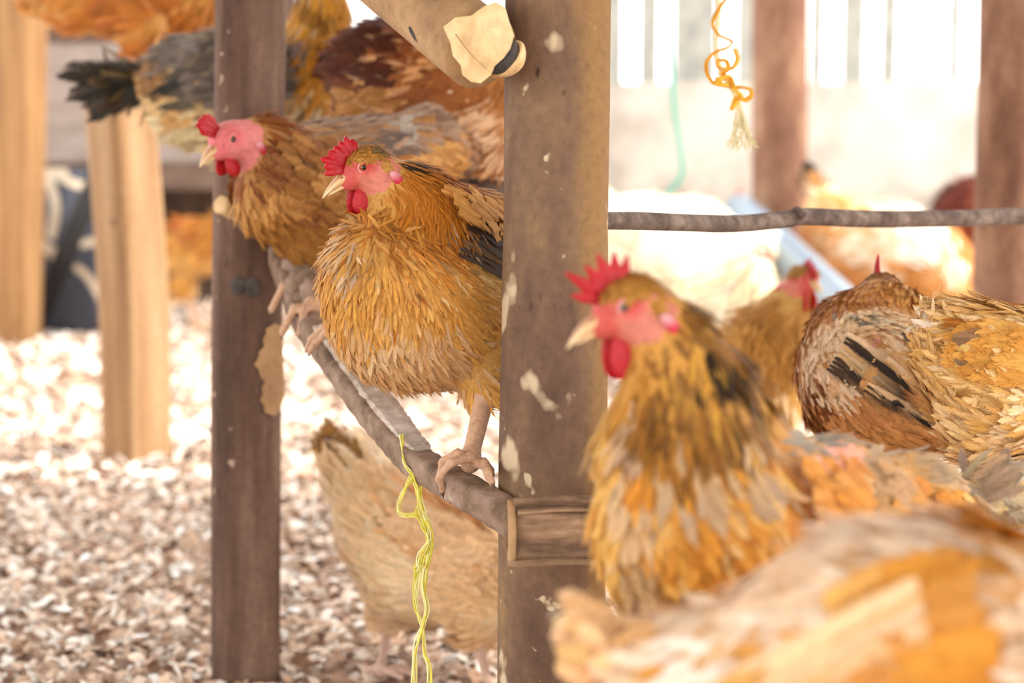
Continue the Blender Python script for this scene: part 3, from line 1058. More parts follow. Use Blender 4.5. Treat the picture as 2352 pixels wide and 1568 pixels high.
# pale split top face lying along the perch, ending in a point
T, A, B = frames(pp)
sv = []; sf = []
i0, i1 = 34, 84
for i in range(i0, i1):
    s = (i - i0) / (i1 - i0 - 1)
    sgn = -1 if (B[i] @ CF) < 0 else 1
    bb = B[i] * sgn
    w = 0.015 * (1 - s ** 2.2) * min(1, 0.35 + 2 * s) + 0.0006
    e = pp[i] + A[i] * 0.017
    for (p_, q_) in ((-0.010, 0.0), (-0.010 + 0.3 * w, 0.004), (0.008 + 0.5 * w, 0.006), (0.012 + w, 0.004), (0.012 + w, -0.004), (0.008, -0.012)):
        sv.append(e + bb * p_ + A[i] * q_ + 0.0006 * rg.normal(size=3))
m6 = 6
for i in range(i1 - i0 - 1):
    for j in range(m6):
        sf.append((i * m6 + j, i * m6 + (j + 1) % m6, (i + 1) * m6 + (j + 1) % m6, (i + 1) * m6 + j))
sf.append(tuple(range(m6))[::-1]); sf.append(tuple((i1 - i0 - 1) * m6 + j for j in range(m6)))
tag(mesh('split_top', sv, sf, M['split'], perch, smooth=False), 'pale splintered upper face')
# knotty lashing lump by the dark post
for q, (kx, ky, kd, r) in enumerate(((700, 650, 2.72, 0.026), (722, 668, 2.68, 0.02), (675, 610, 2.80, 0.018), (690, 690, 2.70, 0.017))):
    c = P(kx, ky, kd); w_ = wob(60 + q)
    V, F = ellipsoid(np.zeros(3), np.array([1, 0, 0.]), np.array([0, 1, 0.]), np.array([0, 0, 1.]), 20, 14)
    V = np.array([c + v * r * (1 + 0.3 * w_(v[2], math.atan2(v[1], v[0]))) for v in V])
    mesh('knot', V, F, M['perch'], perch)

# half-log rail nailed across the bark post --------------------------------
rail_pts = smooth_path([P(1168, 1228, 2.025), P(1260, 1226, 2.02), P(1420, 1222, 2.04), P(1640, 1220, 2.10), P(1800, 1222, 2.14)], 60)
wr = wob(71, 9)
def rail_prof(i, s, g):
    k = (np.abs(np.cos(g)) ** 4 + np.abs(np.sin(g)) ** 4) ** (-1 / 4)
    r = 1 + 0.09 * wr(s * 2, g)
    return 0.0315 * k * np.cos(g) * r, 0.021 * k * np.sin(g) * r
V, F = sweep(rail_pts, rail_prof, 30)
rail = tag(empty('split_log_rail', rail_pts[0]), 'rough split log rail nailed across the foot of the bark post', 'rail')
mesh('log', V, F, M['split_brown'], rail)
for z_, h_, x0, x1 in ((1148, 9, 1180, 1400), (1292, 8, 1166, 1400), (1172, 6, 1190, 1400)):
    bp = smooth_path([P(x0, z_ + 4, 1.998), P((x0 + x1) / 2, z_ - 3, 1.996), P(x1, z_ + 1, 2.012)], 14)
    w_ = wob(int(z_))
    V, F = sweep(bp, lambda i, s, g: ((h_ * 0.00044 + 0.0008 * w_(s, g)) * np.cos(g), 0.006 * np.sin(g)), 8)
    mesh('bark_edge', V, F, M['split_brown'], rail)
sp_ = smooth_path([P(1174, 1148, 2.0), P(1177, 1220, 1.996), P(1175, 1292, 2.0)], 14)
V, F = sweep(sp_, lambda i, s, g: (0.0042 * np.cos(g), 0.0042 * np.sin(g)), 8)
tag(mesh('end_sliver', V, F, M['log'], rail), 'pale sawn sliver at the end')

# broken slanting log at the top ---------------------------------------------
ax0, ax1 = P(560, -330, 2.45), P(1105, 118, 2.035)
lp = ax0 + np.linspace(0, 1, 50)[:, None] * (ax1 - ax0)
wl_ = wob(81, 8)
V, F = sweep(lp, lambda i, s, g: (0.041 * (1 + 0.05 * wl_(s * 2, g)) * np.cos(g), 0.041 * (1 + 0.05 * wl_(s * 2, g)) * np.sin(g)), 36)
blog = tag(empty('broken_log', ax1), 'slanting tan log with a torn end, fixed to the top of the bark post', 'log')
mesh('log', V, F, M['log'], blog)
# torn pale end: a thick irregular facet
poly = [(1018, 62), (1046, 40), (1082, 36), (1112, 14), (1138, 4), (1160, 16), (1170, 50), (1181, 82), (1172, 112), (1158, 132), (1136, 152), (1128, 172), (1104, 191), (1082, 188), (1062, 172), (1058, 150), (1040, 128), (1034, 98)]
fr_ = [P(x, y, 1.985 + 0.00012 * (1180 - x)) for x, y in poly]
bk_ = [P(1108 + (x - 1108) * 0.97, 100 + (y - 100) * 0.97, 2.045) for x, y in poly]
n_ = len(poly)
cf_ = np.mean(fr_, 0) + np.array([0, -0.003, 0]); cb_ = np.mean(bk_, 0)
V = np.array(fr_ + bk_ + [cf_, cb_])
F = [(i, (i + 1) % n_, n_ + (i + 1) % n_, n_ + i) for i in range(n_)] + [((i + 1) % n_, i, 2 * n_) for i in range(n_)] + [(n_ + i, n_ + (i + 1) % n_, 2 * n_ + 1) for i in range(n_)]
tag(mesh('torn_end', V, F, M['torn'], blog, smooth=False), 'pale torn wood face')
ck = smooth_path([P(1046, 78, 1.986), P(1080, 122, 1.984), P(1118, 160, 1.982)], 12)
V, F = tube(ck, np.linspace(0.0009, 0.0005, 12), 6)
mesh('crack', V, F, M['log'], blog)
# curled bark flap at the right of the torn end
fp = smooth_path([P(1130, 172, 2.02), P(1165, 168, 2.005), P(1192, 146, 2.0), P(1200, 118, 2.005), P(1186, 100, 2.02)], 24)
V, F = sweep(fp, lambda i, s, g: (0.0035 * np.cos(g), (0.011 * math.sin(math.pi * (0.12 + 0.76 * s))) * np.sin(g)), 12)
tag(mesh('bark_flap', V, F, M['torn'], blog), 'curled tan bark rim')
fp = smooth_path([P(1128, 164, 2.01), P(1158, 152, 2.0), P(1176, 128, 2.0), P(1180, 104, 2.012)], 20)
V, F = sweep(fp, lambda i, s, g: (0.0085 * math.sin(math.pi * (0.1 + 0.8 * s)) * np.cos(g), 0.010 * np.sin(g)), 12)
tag(mesh('dark_bark', V, F, M['bark_dark'], blog), 'dark inner bark')
kp = smooth_path([P(944, 42, 2.082), P(958, 72, 2.074), P(976, 106, 2.066)], 10)
V, F = sweep(kp, lambda i, s, g: (0.007 * math.sin(math.pi * (0.1 + 0.8 * s)) * np.cos(g), 0.008 * math.sin(math.pi * (0.1 + 0.8 * s)) * np.sin(g)), 10)
tag(mesh('knot', V, F, M['bark_dark'], blog), 'dark slit-shaped knot')

# thin horizontal branch rail on the right ------------------------------------
br = smooth_path([P(1372, 506, 2.16), P(1470, 508, 2.24), P(1600, 512, 2.33), P(1700, 513, 2.40), P(1800, 504, 2.46), P(1850, 497, 2.49), P(2000, 503, 2.58), P(2200, 501, 2.70), P(2352, 497, 2.80), P(2600, 500, 2.95), P(3200, 520, 3.3)], 150)
wb = wob(91, 9)
V, F = sweep(br, lambda i, s, g: ((0.0098 + 0.0022 * s) * (1 + 0.13 * wb(s * 3, g)) * np.cos(g), (0.0098 + 0.0022 * s) * (1 + 0.13 * wb(s * 3, g)) * np.sin(g)), 16)
brr = tag(empty('branch_rail', br[0]), 'thin crooked grey branch running level from the bark post to the right edge', 'rail')
mesh('branch', V, F, M['branch'], brr)
for kx, ky, kd in ((1832, 482, 2.47), (2322, 483, 2.78)):
    k0 = P(kx + 6, ky + 14, kd); k1 = P(kx - 4, ky - 4, kd - 0.005)
    V, F = sweep(np.array([k0, (k0 + k1) / 2, k1]), lambda i, s, g: ((0.008 - 0.004 * s) * np.cos(g), (0.010 - 0.004 * s) * np.sin(g)), 12)
    mesh('knot', V, F, M['branch'], brr)

# twines -----------------------------------------------------------------------
def strands(paths_px, n_str, spread, r, seed, cpal):
    mb = MB(); rr_ = np.random.default_rng(seed)
    for pts in paths_px:
        base = smooth_path([P(*q) for q in pts], 60)
        for k in range(n_str):
            off = np.cumsum(rr_.normal(0, 1, (60, 3)), 0)
            for a in range(3): off[:, a] = np.convolve(np.pad(off[:, a], 6, mode='edge'), np.ones(13) / 13, 'valid')
            off -= off.mean(0); off *= spread / (np.abs(off).max() + 1e-9)
            V, F = tube(base + off, r * rr_.uniform(0.7, 1.3), 5)
            mb.add(V, F, lin(cpal[rr_.integers(len(cpal))]))
    return mb


yl = ['#e8de50', '#f0e870', '#f6f2b4', '#dccf3c', '#f4eda0']
tw = tag(empty('twine', P(951, 1090, 2.2)), 'frayed yellow plastic twine knotted round the slanting perch, hanging down', 'twine')
mb = strands([[(920, 1000, 2.27), (924, 1030, 2.262), (929, 1062, 2.245), (948, 1090, 2.235)]], 6, 0.0022, 0.0008, 1, yl)
mb.build('wrapped_end', M['twine'], tw)
mb = strands([[(950, 1088, 2.235), (935, 1110, 2.23), (922, 1140, 2.23), (916, 1172, 2.23), (934, 1183, 2.23), (962, 1178, 2.23)]], 9, 0.003, 0.0007, 2, yl)
mb.build('loop', M['twine'], tw)
mb = strands([[(952, 1086, 2.235), (962, 1120, 2.23), (968, 1165, 2.23), (982, 1205, 2.23), (988, 1250, 2.23), (978, 1300, 2.23)],
              [(962, 1170, 2.23), (978, 1215, 2.23), (985, 1245, 2.225), (968, 1280, 2.23), (958, 1310, 2.23)]], 14, 0.0052, 0.0007, 3, yl)
mb.build('upper_strands', M['twine'], tw)
mb = strands([[(958, 1305, 2.23), (954, 1345, 2.23), (955, 1390, 2.23), (962, 1420, 2.23), (972, 1450, 2.23), (976, 1500, 2.23), (988, 1540, 2.23), (984, 1640, 2.23)],
              [(976, 1300, 2.23), (972, 1350, 2.23), (978, 1400, 2.23), (970, 1440, 2.23), (956, 1490, 2.23), (952, 1540, 2.23), (952, 1640, 2.23)]], 10, 0.0040, 0.0007, 4, yl)
mb.build('lower_strands', M['twine'], tw)

ol = ['#e8ab25', '#f0b93a', '#dd9a1c']
ow = tag(empty('twine', P(1660, 0, 2.62)), 'cream cord wound with curly orange-yellow string, frayed at the end, hanging', 'twine')
mb = strands([[(1648, -420, 2.62), (1648, -60, 2.62), (1650, 40, 2.62), (1645, 95, 2.62), (1652, 150, 2.62), (1672, 190, 2.62), (1695, 230, 2.62), (1698, 262, 2.62)]], 4, 0.0028, 0.0028, 5, ['#efe0a8', '#f5ebc4'])
mb.build('cord', M['twine'], ow)
mb = strands([[(1700, 255, 2.62), (1692, 290, 2.62), (1676, 335, 2.615)], [(1700, 258, 2.62), (1704, 300, 2.62), (1692, 340, 2.62)], [(1700, 255, 2.62), (1715, 300, 2.62), (1733, 338, 2.61)],
              [(1700, 258, 2.62), (1710, 305, 2.62), (1718, 342, 2.62)], [(1700, 255, 2.62), (1688, 285, 2.625), (1684, 340, 2.63)]], 9, 0.0055, 0.0006, 6, ['#e8dba8', '#f0e8c8', '#d8cf98'])
mb.build('frayed_end', M['twine'], ow)
curl = [[(1672, -10, 2.60), (1650, 20, 2.6), (1636, 55, 2.61), (1650, 80, 2.6), (1680, 95, 2.63), (1672, 108, 2.6), (1645, 118, 2.6), (1624, 140, 2.6), (1626, 168, 2.61), (1640, 190, 2.6)],
        [(1688, 112, 2.62), (1694, 135, 2.6), (1682, 156, 2.6), (1665, 158, 2.63), (1648, 152, 2.6), (1650, 138, 2.6), (1668, 140, 2.6), (1672, 160, 2.6), (1655, 172, 2.62)],
        [(1640, 190, 2.6), (1665, 195, 2.6), (1690, 200, 2.63), (1720, 204, 2.6), (1726, 218, 2.6), (1712, 230, 2.6), (1695, 222, 2.6)],
        [(1646, 184, 2.6), (1676, 178, 2.62), (1690, 205, 2.6), (1704, 224, 2.6), (1686, 228, 2.61), (1678, 250, 2.6), (1692, 232, 2.6)]]
mb = strands(curl, 3, 0.0022, 0.0020, 7, ol)
mb.build('curly_string', M['twine'], ow)

mt = empty('string', P(1540, 130, 6.2)); tag(mt, 'thin mint-green string hanging in front of the back wall', 'string')
mb = strands([[(1510, -420, 6.2), (1530, 0, 6.2), (1541, 130, 6.2), (1548, 250, 6.2), (1566, 370, 6.2), (1560, 410, 6.2), (1525, 455, 6.2), (1512, 490, 6.2)]], 2, 0.002, 0.0085, 8, ['#2f9c88', '#3aa894'])
mb.build('strand', M['twine'], mt)

# back fence of upright bars --------------------------------------------------
fn_ = tag(empty('bar_fence', PY(1780, 205, 8.58)), 'row of upright grey bars on top of the low back wall', 'fence')
for i, (x, w) in enumerate(((1350, 22), (1410, 24), (1490, 26), (1568, 24), (1616, 34), (1712, 24), (1876, 16), (1960, 30), (2042, 20), (2115, 10), (2192, 14), (2290, 22), (2380, 22))):
    c = PY(x, 100, 8.58); hw = w * 1.6 / FPX * 8.58 / 2
    V, F = box_vf((c[0] - hw, 8.56, 0.88), (c[0] + hw, 8.60, 2.3))
    mesh('bar', V, F, M['bar'], fn_, smooth=False)
V, F = box_vf((-0.1, 8.55, 2.28), (4.2, 8.61, 2.34)); mesh('top_bar', V, F, M['bar'], fn_, smooth=False)

# grey nest box on the left, black sack hanging under it ------------------------
nb = tag(empty('nest_box', PY(285, 420, 7.15)), 'raised grey board box behind the timber posts on the left', 'nest box')
a, b = PY(60, 100, 7.15), PY(700, 372, 7.15)
V, F = box_vf((a[0], 7.15, b[2]), (b[0], 7.18, a[2])); mesh('front_board', V, F, M['board'], nb, smooth=False)
a, b = PY(60, 372, 7.11), PY(700, 436, 7.11)
V, F = box_vf((a[0], 7.11, b[2]), (b[0], 7.18, a[2])); mesh('bottom_rail', V, F, M['board_dark'], nb, smooth=False)
b0 = PY(60, 430, 7.15); b1 = PY(700, 430, 7.15)
V, F = box_vf((b0[0], 7.18, b1[2]), (b1[0], 8.0, b1[2] + 0.025)); mesh('floor_board', V, F, M['board_dark'], nb, smooth=False)
V, F = box_vf((b0[0], 8.0, 0.0), (b1[0], 8.03, PY(60, 100, 7.15)[2])); mesh('back_board', V, F, M['wall_wood'], nb, smooth=False)
for x in (b0[0], b1[0] - 0.06):
    V, F = box_vf((x, 7.12, 0.0), (x + 0.06, 7.18, b1[2] + 0.02)); mesh('leg', V, F, M['board_dark'], nb, smooth=False)

# black printed sack
nu, nv = 90, 130
x0, x1, y0, y1 = 70, 262, 388, 800
curves = [([(100, 395), (118, 430), (128, 480), (118, 540)], 11), ([(118, 395), (150, 412), (185, 425), (230, 420)], 10), ([(80, 560), (110, 570), (135, 595)], 13), ([(190, 560), (232, 552)], 10), ([(178, 615), (205, 640), (235, 690)], 9), ([(118, 395), (150, 395)], 8)]
cl = [smooth_path(np.array(c, float), 40) for c, _ in curves]
SV = []; SC = []
wk = wob(111, 8)
for j in range(nv):
    for i in range(nu):
        u_, v_ = i / (nu - 1), j / (nv - 1)
        px = x0 + (x1 - x0) * u_ + 10 * math.sin(v_ * 5) * (u_ - 0.5); py = y0 + (y1 - y0) * v_ + (8 * math.sin(u_ * 9) if j == nv - 1 else 0)
        fold = 0.05 * math.sin(9 * (u_ + 0.55 * v_) + 0.6) + 0.02 * wk(v_, 6 * u_)
        belly = 0.10 * math.sin(math.pi * min(1, v_ * 1.05)) * math.sin(math.pi * u_)
        SV.append(PY(px, py, 6.98 + fold * 0.6 - belly))
        dmin = min(np.hypot(q[:, 0] - px, q[:, 1] - py).min() / w for q, (_, w) in zip(cl, curves))
        band = abs((px - 160) + (py - 560) * 0.42) < 26
        c = lin('#262424') if band else lin('#3f414b')
        if dmin < 1 and not band: c = lin('#b7a893')
        SC.append(c)
nV = nu * nv
bkv = [p + np.array([0, 0.05 + 0.0, 0]) for p in SV]
SF = [(j * nu + i, j * nu + i + 1, (j + 1) * nu + i + 1, (j + 1) * nu + i) for j in range(nv - 1) for i in range(nu - 1)]
SF += [(nV + f[3], nV + f[2], nV + f[1], nV + f[0]) for f in SF]
rim = [i for i in range(nu)] + [j * nu + nu - 1 for j in range(1, nv)] + [(nv - 1) * nu + i for i in range(nu - 2, -1, -1)] + [j * nu for j in range(nv - 2, 0, -1)]
SF += [(rim[k], nV + rim[k], nV + rim[(k + 1) % len(rim)], rim[(k + 1) % len(rim)]) for k in range(len(rim))]
V = np.array(SV + bkv); V[:, 2] = np.maximum(V[:, 2], 0.01)
sk = mesh('feed_sack', V, SF, M['attr'], col=np.array(SC + SC), origin=PY(160, 790, 6.98))
tag(sk, 'black sack printed with pale curves under the grey box', 'sack')

# grey pipe trough ----------------------------------------------------------------
tp = smooth_path([P(1698, 484, 6.5), P(1760, 540, 6.05), P(1880, 655, 5.3), P(2010, 780, 4.65)], 30)
V, F = tube(tp, 0.056, 24)
ppz = tag(empty('feeder_pipe', tp[-1]), 'blue-grey plastic pipe slanting behind the golden hens on the right', 'pipe')
mesh('pipe', V, F, M['pvc'], ppz)
for q in (tp[1], tp[-2]):
    V, F = box_vf((q[0] - 0.02, q[1] - 0.02, 0), (q[0] + 0.02, q[1] + 0.02, q[2] - 0.03)); mesh('support', V, F, M['pvc'], ppz, smooth=False)

# hidden-behind roosting poles that carry the other hens ---------------------------
def pole(label, a, b, r=0.016, mat='branch', seed=1, stakes=()):
    pts = np.linspace(a, b, 30); w_ = wob(seed)
    V, F = sweep(pts, lambda i, s, g: (r * (1 + 0.08 * w_(s, g)) * np.cos(g), r * (1 + 0.08 * w_(s, g)) * np.sin(g)), 14)
    o = mesh('perch_pole', V, F, M[mat], origin=pts[15])
    for t in stakes:
        q = a + (b - a) * t
        Vs, Fs = tube(np.array([[q[0], q[1], -0.01], [q[0], q[1], q[2] * 0.5], [q[0], q[1], q[2] - 0.006]]), 0.015, 12)
        mesh('stake', Vs, Fs, M[mat], o)
    return tag(o, label, 'perch')


pole('round perch pole behind the dark post under the dark-tailed hen and rufous hen', P(520, 392, 3.3), P(1300, 446, 3.02), seed=201, stakes=(0.06, 0.96))
pole('high perch pole in the top left under the orange hen', P(235, 172, 3.95), P(800, 150, 3.9), seed=202)
ps = post('support_post', 'thin post hidden behind the dark post, carrying the high perch pole', (577, 0), (573, 1568), 4.02, 0.026, M['branch'], 47, z_top=1.02)
pole('low perch pole on the right under the nearest big-combed hen', P(1440, 1562, 1.62), P(2900, 1590, 1.75), seed=203, stakes=(0.02, 0.97))
pole('low perch pole on the right under the hen seen from behind', P(1500, 1190, 2.52), P(2900, 1200, 2.56), seed=204, stakes=(0.03, 0.97))
pole('lowest perch pole at bottom right under the cream-backed hen', P(1100, 1960, 1.32), P(3100, 1990, 1.36), seed=205, stakes=(0.03, 0.97))

# ------------------------------------------------------------------ the hens
GOLD = dict(head=['#b27b34', '#a4702e', '#c08a44'], neck=['#b9742a', '#a5631f', '#c98a3c', '#8f5620', '#c48036'],
            breast=['#d9a456', '#cf9546', '#dcae68', '#c98a3c'], back=['#b98446', '#c8934e', '#a8763e'],
            belly=['#d8b07a', '#cfa06a', '#dcbc8e'], rump=['#cf9c58', '#c08a48', '#d9b27a'], leg='#c8a184', tip=(1.07, 1.08, 1.10))


def pal(**k):
    d = dict(GOLD); d.update(k); return d


zp = lambda q: P(*q)[2]

# 1. the sharp hen in the middle --------------------------------------------
hen('hen', 'sharp golden hen with a small red comb perched left of the bark post', 
    spine=[(1290, 640, 2.52, 70), (1220, 690, 2.44, 140), (1100, 700, 2.33, 192), (962, 682, 2.24, 206), (925, 640, 2.205, 172), (965, 535, 2.20, 120), (928, 446, 2.195, 76)], nk=4.2,
    head=dict(c=(838, 385, 2.185), to=(735, 434, 2.165), s=1.2, beak=0.029, comb=dict(a0=10, a1=110, H=0.0175, n=8, lean=-0.12, fx=0.006, deep=0.24, skew=0.62), wattle=0.95, ww=1.35, up=(0.05, 0, 1)),
    extra=[((985, 520, 2.21, 120), (1090, 540, 2.27, 118)), ((895, 640, 2.19, 132), (905, 730, 2.21, 140))],
    legs=[leg((1120, 800, 2.25), (1116, 900, 2.215), (1080, 1064, 2.165), thigh=0.045, shank=0.0092,
              toes=[[(1052, 1042, 2.15), (1018, 1060, 2.150), (1008, 1100, 2.160), (1027, 1138, 2.175)], [(1080, 1050, 2.14), (1036, 1062, 2.118), (1010, 1092, 2.125), (1016, 1128, 2.145)], [(1112, 1066, 2.135), (1120, 1084, 2.12), (1130, 1108, 2.115)], [(1110, 1062, 2.19), (1128, 1080, 2.2)]]),
          leg((850, 690, 2.42), (832, 740, 2.5), (772, 764, 2.505), thigh=0.03, shank=0.0075,
              toes=[[(745, 752, 2.50), (716, 778, 2.505), (706, 800, 2.53)], [(752, 762, 2.47), (724, 788, 2.475), (712, 806, 2.49)], [(790, 772, 2.475), (800, 772, 2.47)], [(795, 756, 2.53), (806, 762, 2.55)]])],
    pal=pal(breast=['#cc9446', '#d39e50', '#c98e40', '#d8a85e'], wscale=0.62, streak=dict(neck=(0.10, '#5a3a1a'), breast=(0.06, '#f0d9a8'), back=(0.25, '#6e5a48'))),
    patches=[dict(at=(935, 360, 28, 22, 0), col=['#3a3028', '#4a3c30'], p=0.8), dict(at=(880, 345, 40, 14, 10), col=['#6a5a44', '#8a6c40'], p=0.6),
             dict(at=(1100, 520, 85, 50, 20), col=['#a08468', '#8c7460', '#b59a7c'], p=0.6), dict(at=(800, 560, 22, 90, -8), col=['#d8b78c', '#c9a77e', '#b89c80'], p=0.7),
             dict(at=(1010, 830, 130, 45, 12), col=['#d0a878', '#c69a68', '#d8b488'], p=0.6), dict(at=(1000, 470, 70, 90, 30), col=['#b5701f', '#9c5c18', '#c98434'], p=0.6)],
    wings=[dict(S=(985, 555, 2.15), T=(1235, 735, 2.36), w=115, fb=(-0.42, 0.08), cb=(0.12, 1.0), covert=['#c98f42', '#bd8236', '#d49c50', '#c08a44'], flight=['#54402f', '#644a36', '#463427', '#7a5a3c'], nf=5, fa=0.06, fl=0.85, fw=0.0095, rows=9, nb=7, fan=0.4)],
    tail=dict(root=(1290, 640, 2.52), tip=(1335, 560, 2.62), col=['#3c3028', '#6a4a2c', '#a87838']),
    res=0.0030, seed=11, fl=0.95, dens=6.5, lift=0.6)

# 2. the hen behind her, head at the dark post ---------------------------------
hen('hen', 'brown hen with a pink face leaning past the dark post', 
    spine=[(1035, 350, 2.92, 60), (965, 345, 2.88, 92), (850, 410, 2.83, 140), (730, 425, 2.765, 142), (650, 405, 2.72, 105), (622, 350, 2.70, 72), (598, 325, 2.69, 58)], nk=4.3,
    head=dict(c=(524, 322, 2.66), to=(452, 366, 2.62), s=1.3, pale=True, bald=True, iris='#6a4630', comb=dict(a0=34, a1=80, H=0.0235, n=1, lean=0.05, deep=0.2, skew=1.0), wattle=0.78),
    extra=[((600, 480, 2.73, 60), (720, 540, 2.79, 75)), ((720, 520, 2.78, 90), (800, 540, 2.82, 100))],
    legs=[leg((780, 560, 2.84), (735, 612, 2.82), (688, 655, 2.755), thigh=0.03, drop=0.03), leg((800, 560, 2.80), (770, 640, 2.74), (715, 705, 2.655), thigh=0.03, drop=0.03)],
    pal=pal(head=['#7e431c', '#8a4c20'], neck=['#7e431c', '#6d3717', '#93562a', '#8a4c20'], breast=['#bb8446', '#ae763a', '#c89554', '#a06834'], back=['#a07e66', '#90705a', '#ac8c74', '#80583e'], belly=['#b5803f', '#a8743a'], rump=['#93705a', '#a5856c', '#80593e', '#986437']),
    patches=[dict(at=(740, 330, 110, 35, 5), col=['#b09580', '#bda48c', '#947660', '#a0744e'], p=0.75), dict(at=(905, 300, 45, 35, -20), col=['#b9ab9c', '#a6968a'], p=0.8),
             dict(at=(870, 330, 60, 25, 0), col=['#6a5850', '#7e6a60'], p=0.7), dict(at=(800, 430, 90, 60, 35), col=['#8a5a34', '#7e4e2c', '#9a6a40'], p=0.6)],
    wings=[dict(S=(680, 400, 2.62), T=(960, 470, 2.8), w=100, covert=['#a87440', '#b8864c', '#94622f', '#8a5a34'], flight=['#6a4a30', '#8a5c34', '#4a3a30'], nf=8)],
    tail=dict(root=(1010, 330, 2.92), tip=(1085, 350, 3.0), col=['#7a5a44', '#5a4436', '#8a6a50']),
    res=0.004, seed=12, fl=1.05, dens=5.5, lift=0.65)

# 3. the big-combed hen in the foreground ------------------------------------
hen('hen', 'blurred foreground hen with a tall jagged red comb in front of the bark post', 
    spine=[(2260, 1170, 1.90, 60), (2080, 1150, 1.82, 105), (1900, 1160, 1.72, 150), (1720, 1190, 1.62, 205), (1590, 1190, 1.55, 215), (1572, 1020, 1.545, 176), (1585, 880, 1.55, 124), (1535, 765, 1.55, 84)], nk=4.9,
    head=dict(c=(1438, 704, 1.55), to=(1290, 772, 1.535), s=1.22, comb=dict(a0=30, a1=130, H=0.0245, n=6, lean=0.06, fx=0.004, deep=0.6), wattle=1.2, iris='#8a7a6a'),
    extra=[((1560, 1180, 1.53, 170), (1560, 1330, 1.56, 160)), ((1650, 900, 1.57, 84), (1735, 965, 1.60, 60)), ((1490, 890, 1.55, 60), (1470, 1010, 1.545, 85))],
    legs=stand(1640, 1.64, 1350, zp((1640, 1560, 1.64)) + 0.016, fwd=(-1, 0, 0), drop=0.02),
    pal=pal(neck=['#b0782a', '#c98f38', '#9a6424', '#8a6030', '#d09a40'], breast=['#d99c42', '#cf8f36', '#dfae5c', '#c98430'], back=['#b79a7a', '#c8a67c', '#a88c70', '#c89858'], belly=['#c98c3c', '#b67a30', '#8a6a48'], rump=['#b8a080', '#a08c74', '#c8a870', '#8c7a66'],
            streak=dict(neck=(0.5, '#241a14'), breast=(0.12, '#f0d8a0'))),
    patches=[dict(at=(1670, 890, 120, 75, 42), col=['#2e241a', '#40301c', '#c98f38'], p=0.4), dict(at=(1455, 1130, 42, 230, 0), col=['#cbab88', '#c2a080', '#d6b284'], p=0.55), dict(at=(1400, 1100, 25, 250, 0), col=['#dcae5c', '#d8a858'], p=0.8),
             dict(at=(1930, 1062, 62, 48, 0), bare='#eba58c'), dict(at=(1880, 1090, 60, 60, 0), col=['#e6c49c', '#dcb48c'], p=0.7), dict(at=(1800, 1030, 60, 60, 0), col=['#c07c2c', '#b87428', '#cf8c38'], p=0.8), dict(at=(1840, 1010, 60, 22, 20), col=['#a89a88', '#8c7e70', '#c0b09c'], p=0.8),
             dict(at=(1590, 680, 60, 30, 20), col=['#6a4c28', '#7e5c30'], p=0.6), dict(at=(1650, 1300, 150, 110, 20), col=['#c98632', '#b8762a', '#d8963e'], p=0.5), dict(at=(1440, 1330, 60, 120, 10), col=['#c8a478', '#b8966c', '#d4b07c'], p=0.5)],
    wings=[dict(S=(1780, 1130, 1.56), T=(2260, 1200, 1.84), w=110, covert=['#c8822c', '#bd7826', '#d49238', '#b9926a'], flight=['#b9975c', '#a58a64', '#c8a468', '#6a5a4a'], ftip=['#c07c34', '#5a5048', '#b08a54'], nf=10, rows=8, nb=9, fa=0.3, fl=0.72)],
    tail=dict(root=(2230, 1150, 1.88), tip=(2370, 1130, 1.98), col=['#9a8a78', '#b0a08a', '#6a6058'], spread=0.5),
    res=0.0032, seed=13, fl=1.05, dens=5.5, lift=0.65)

# 4. cream-backed hen bottom right ----------------------------------------------
hen('hen', 'cream-backed hen seen from behind at the bottom right corner, nearest the camera', 
    spine=[(1450, 1520, 1.30, 75), (1560, 1545, 1.28, 120), (1760, 1600, 1.25, 225), (2020, 1560, 1.22, 340), (2300, 1600, 1.20, 350), (2500, 1480, 1.20, 240), (2580, 1320, 1.20, 150)], nk=4.3,
    head=dict(c=(2660, 1200, 1.2), to=(2800, 1230, 1.2), s=1.05),
    extra=[((2000, 1330, 1.30, 140), (2200, 1340, 1.27, 160))],
    legs=stand(2130, 1.31, 1780, zp((2130, 1975, 1.34)) + 0.016, fwd=(1, 0, 0), drop=0.02),
    pal=pal(neck=['#d0923c', '#c08030', '#dca050'], breast=['#d89a48', '#c88838', '#e0aa5c'], back=['#e6cdb0', '#dcbc9a', '#eeddc6', '#d8ac7e'], belly=['#e0c09a', '#d8b080'], rump=['#e8cfae', '#e2bd8e', '#f0e0ca', '#dcae78'], rump_u=1.6),
    patches=[dict(at=(1640, 1500, 95, 60, 0), col=['#f4e8da', '#f0e2d0'], p=0.8), dict(at=(2030, 1310, 55, 24, -10), bare='#e2a9a4', soft=0.5), dict(at=(2250, 1420, 140, 160, 0), col=['#c8862e', '#b87426', '#d89a44', '#e0b058'], p=0.8)],  # first patch paints the sunlit, overexposed spot on the rump as white feathers
    wings=[dict(S=(2260, 1400, 1.12), T=(1640, 1590, 1.16), w=190, covert=['#c8842e', '#d4943c', '#b87428', '#e0ac60'], flight=['#e0b684', '#d8a870', '#c8945c', '#e6c49a'], nf=16, rows=6, nb=9, ca=0.3, fa=0.2, fl=0.72, fw=0.0085, fan=1.3)],
    tail=dict(root=(1440, 1490, 1.30), tip=(1258, 1440, 1.31), col=['#e8bd8a', '#e0ae78', '#ecc89c'], w=0.013, spread=0.7, n=16),
    res=0.0034, seed=14, fl=1.05, dens=5.0)

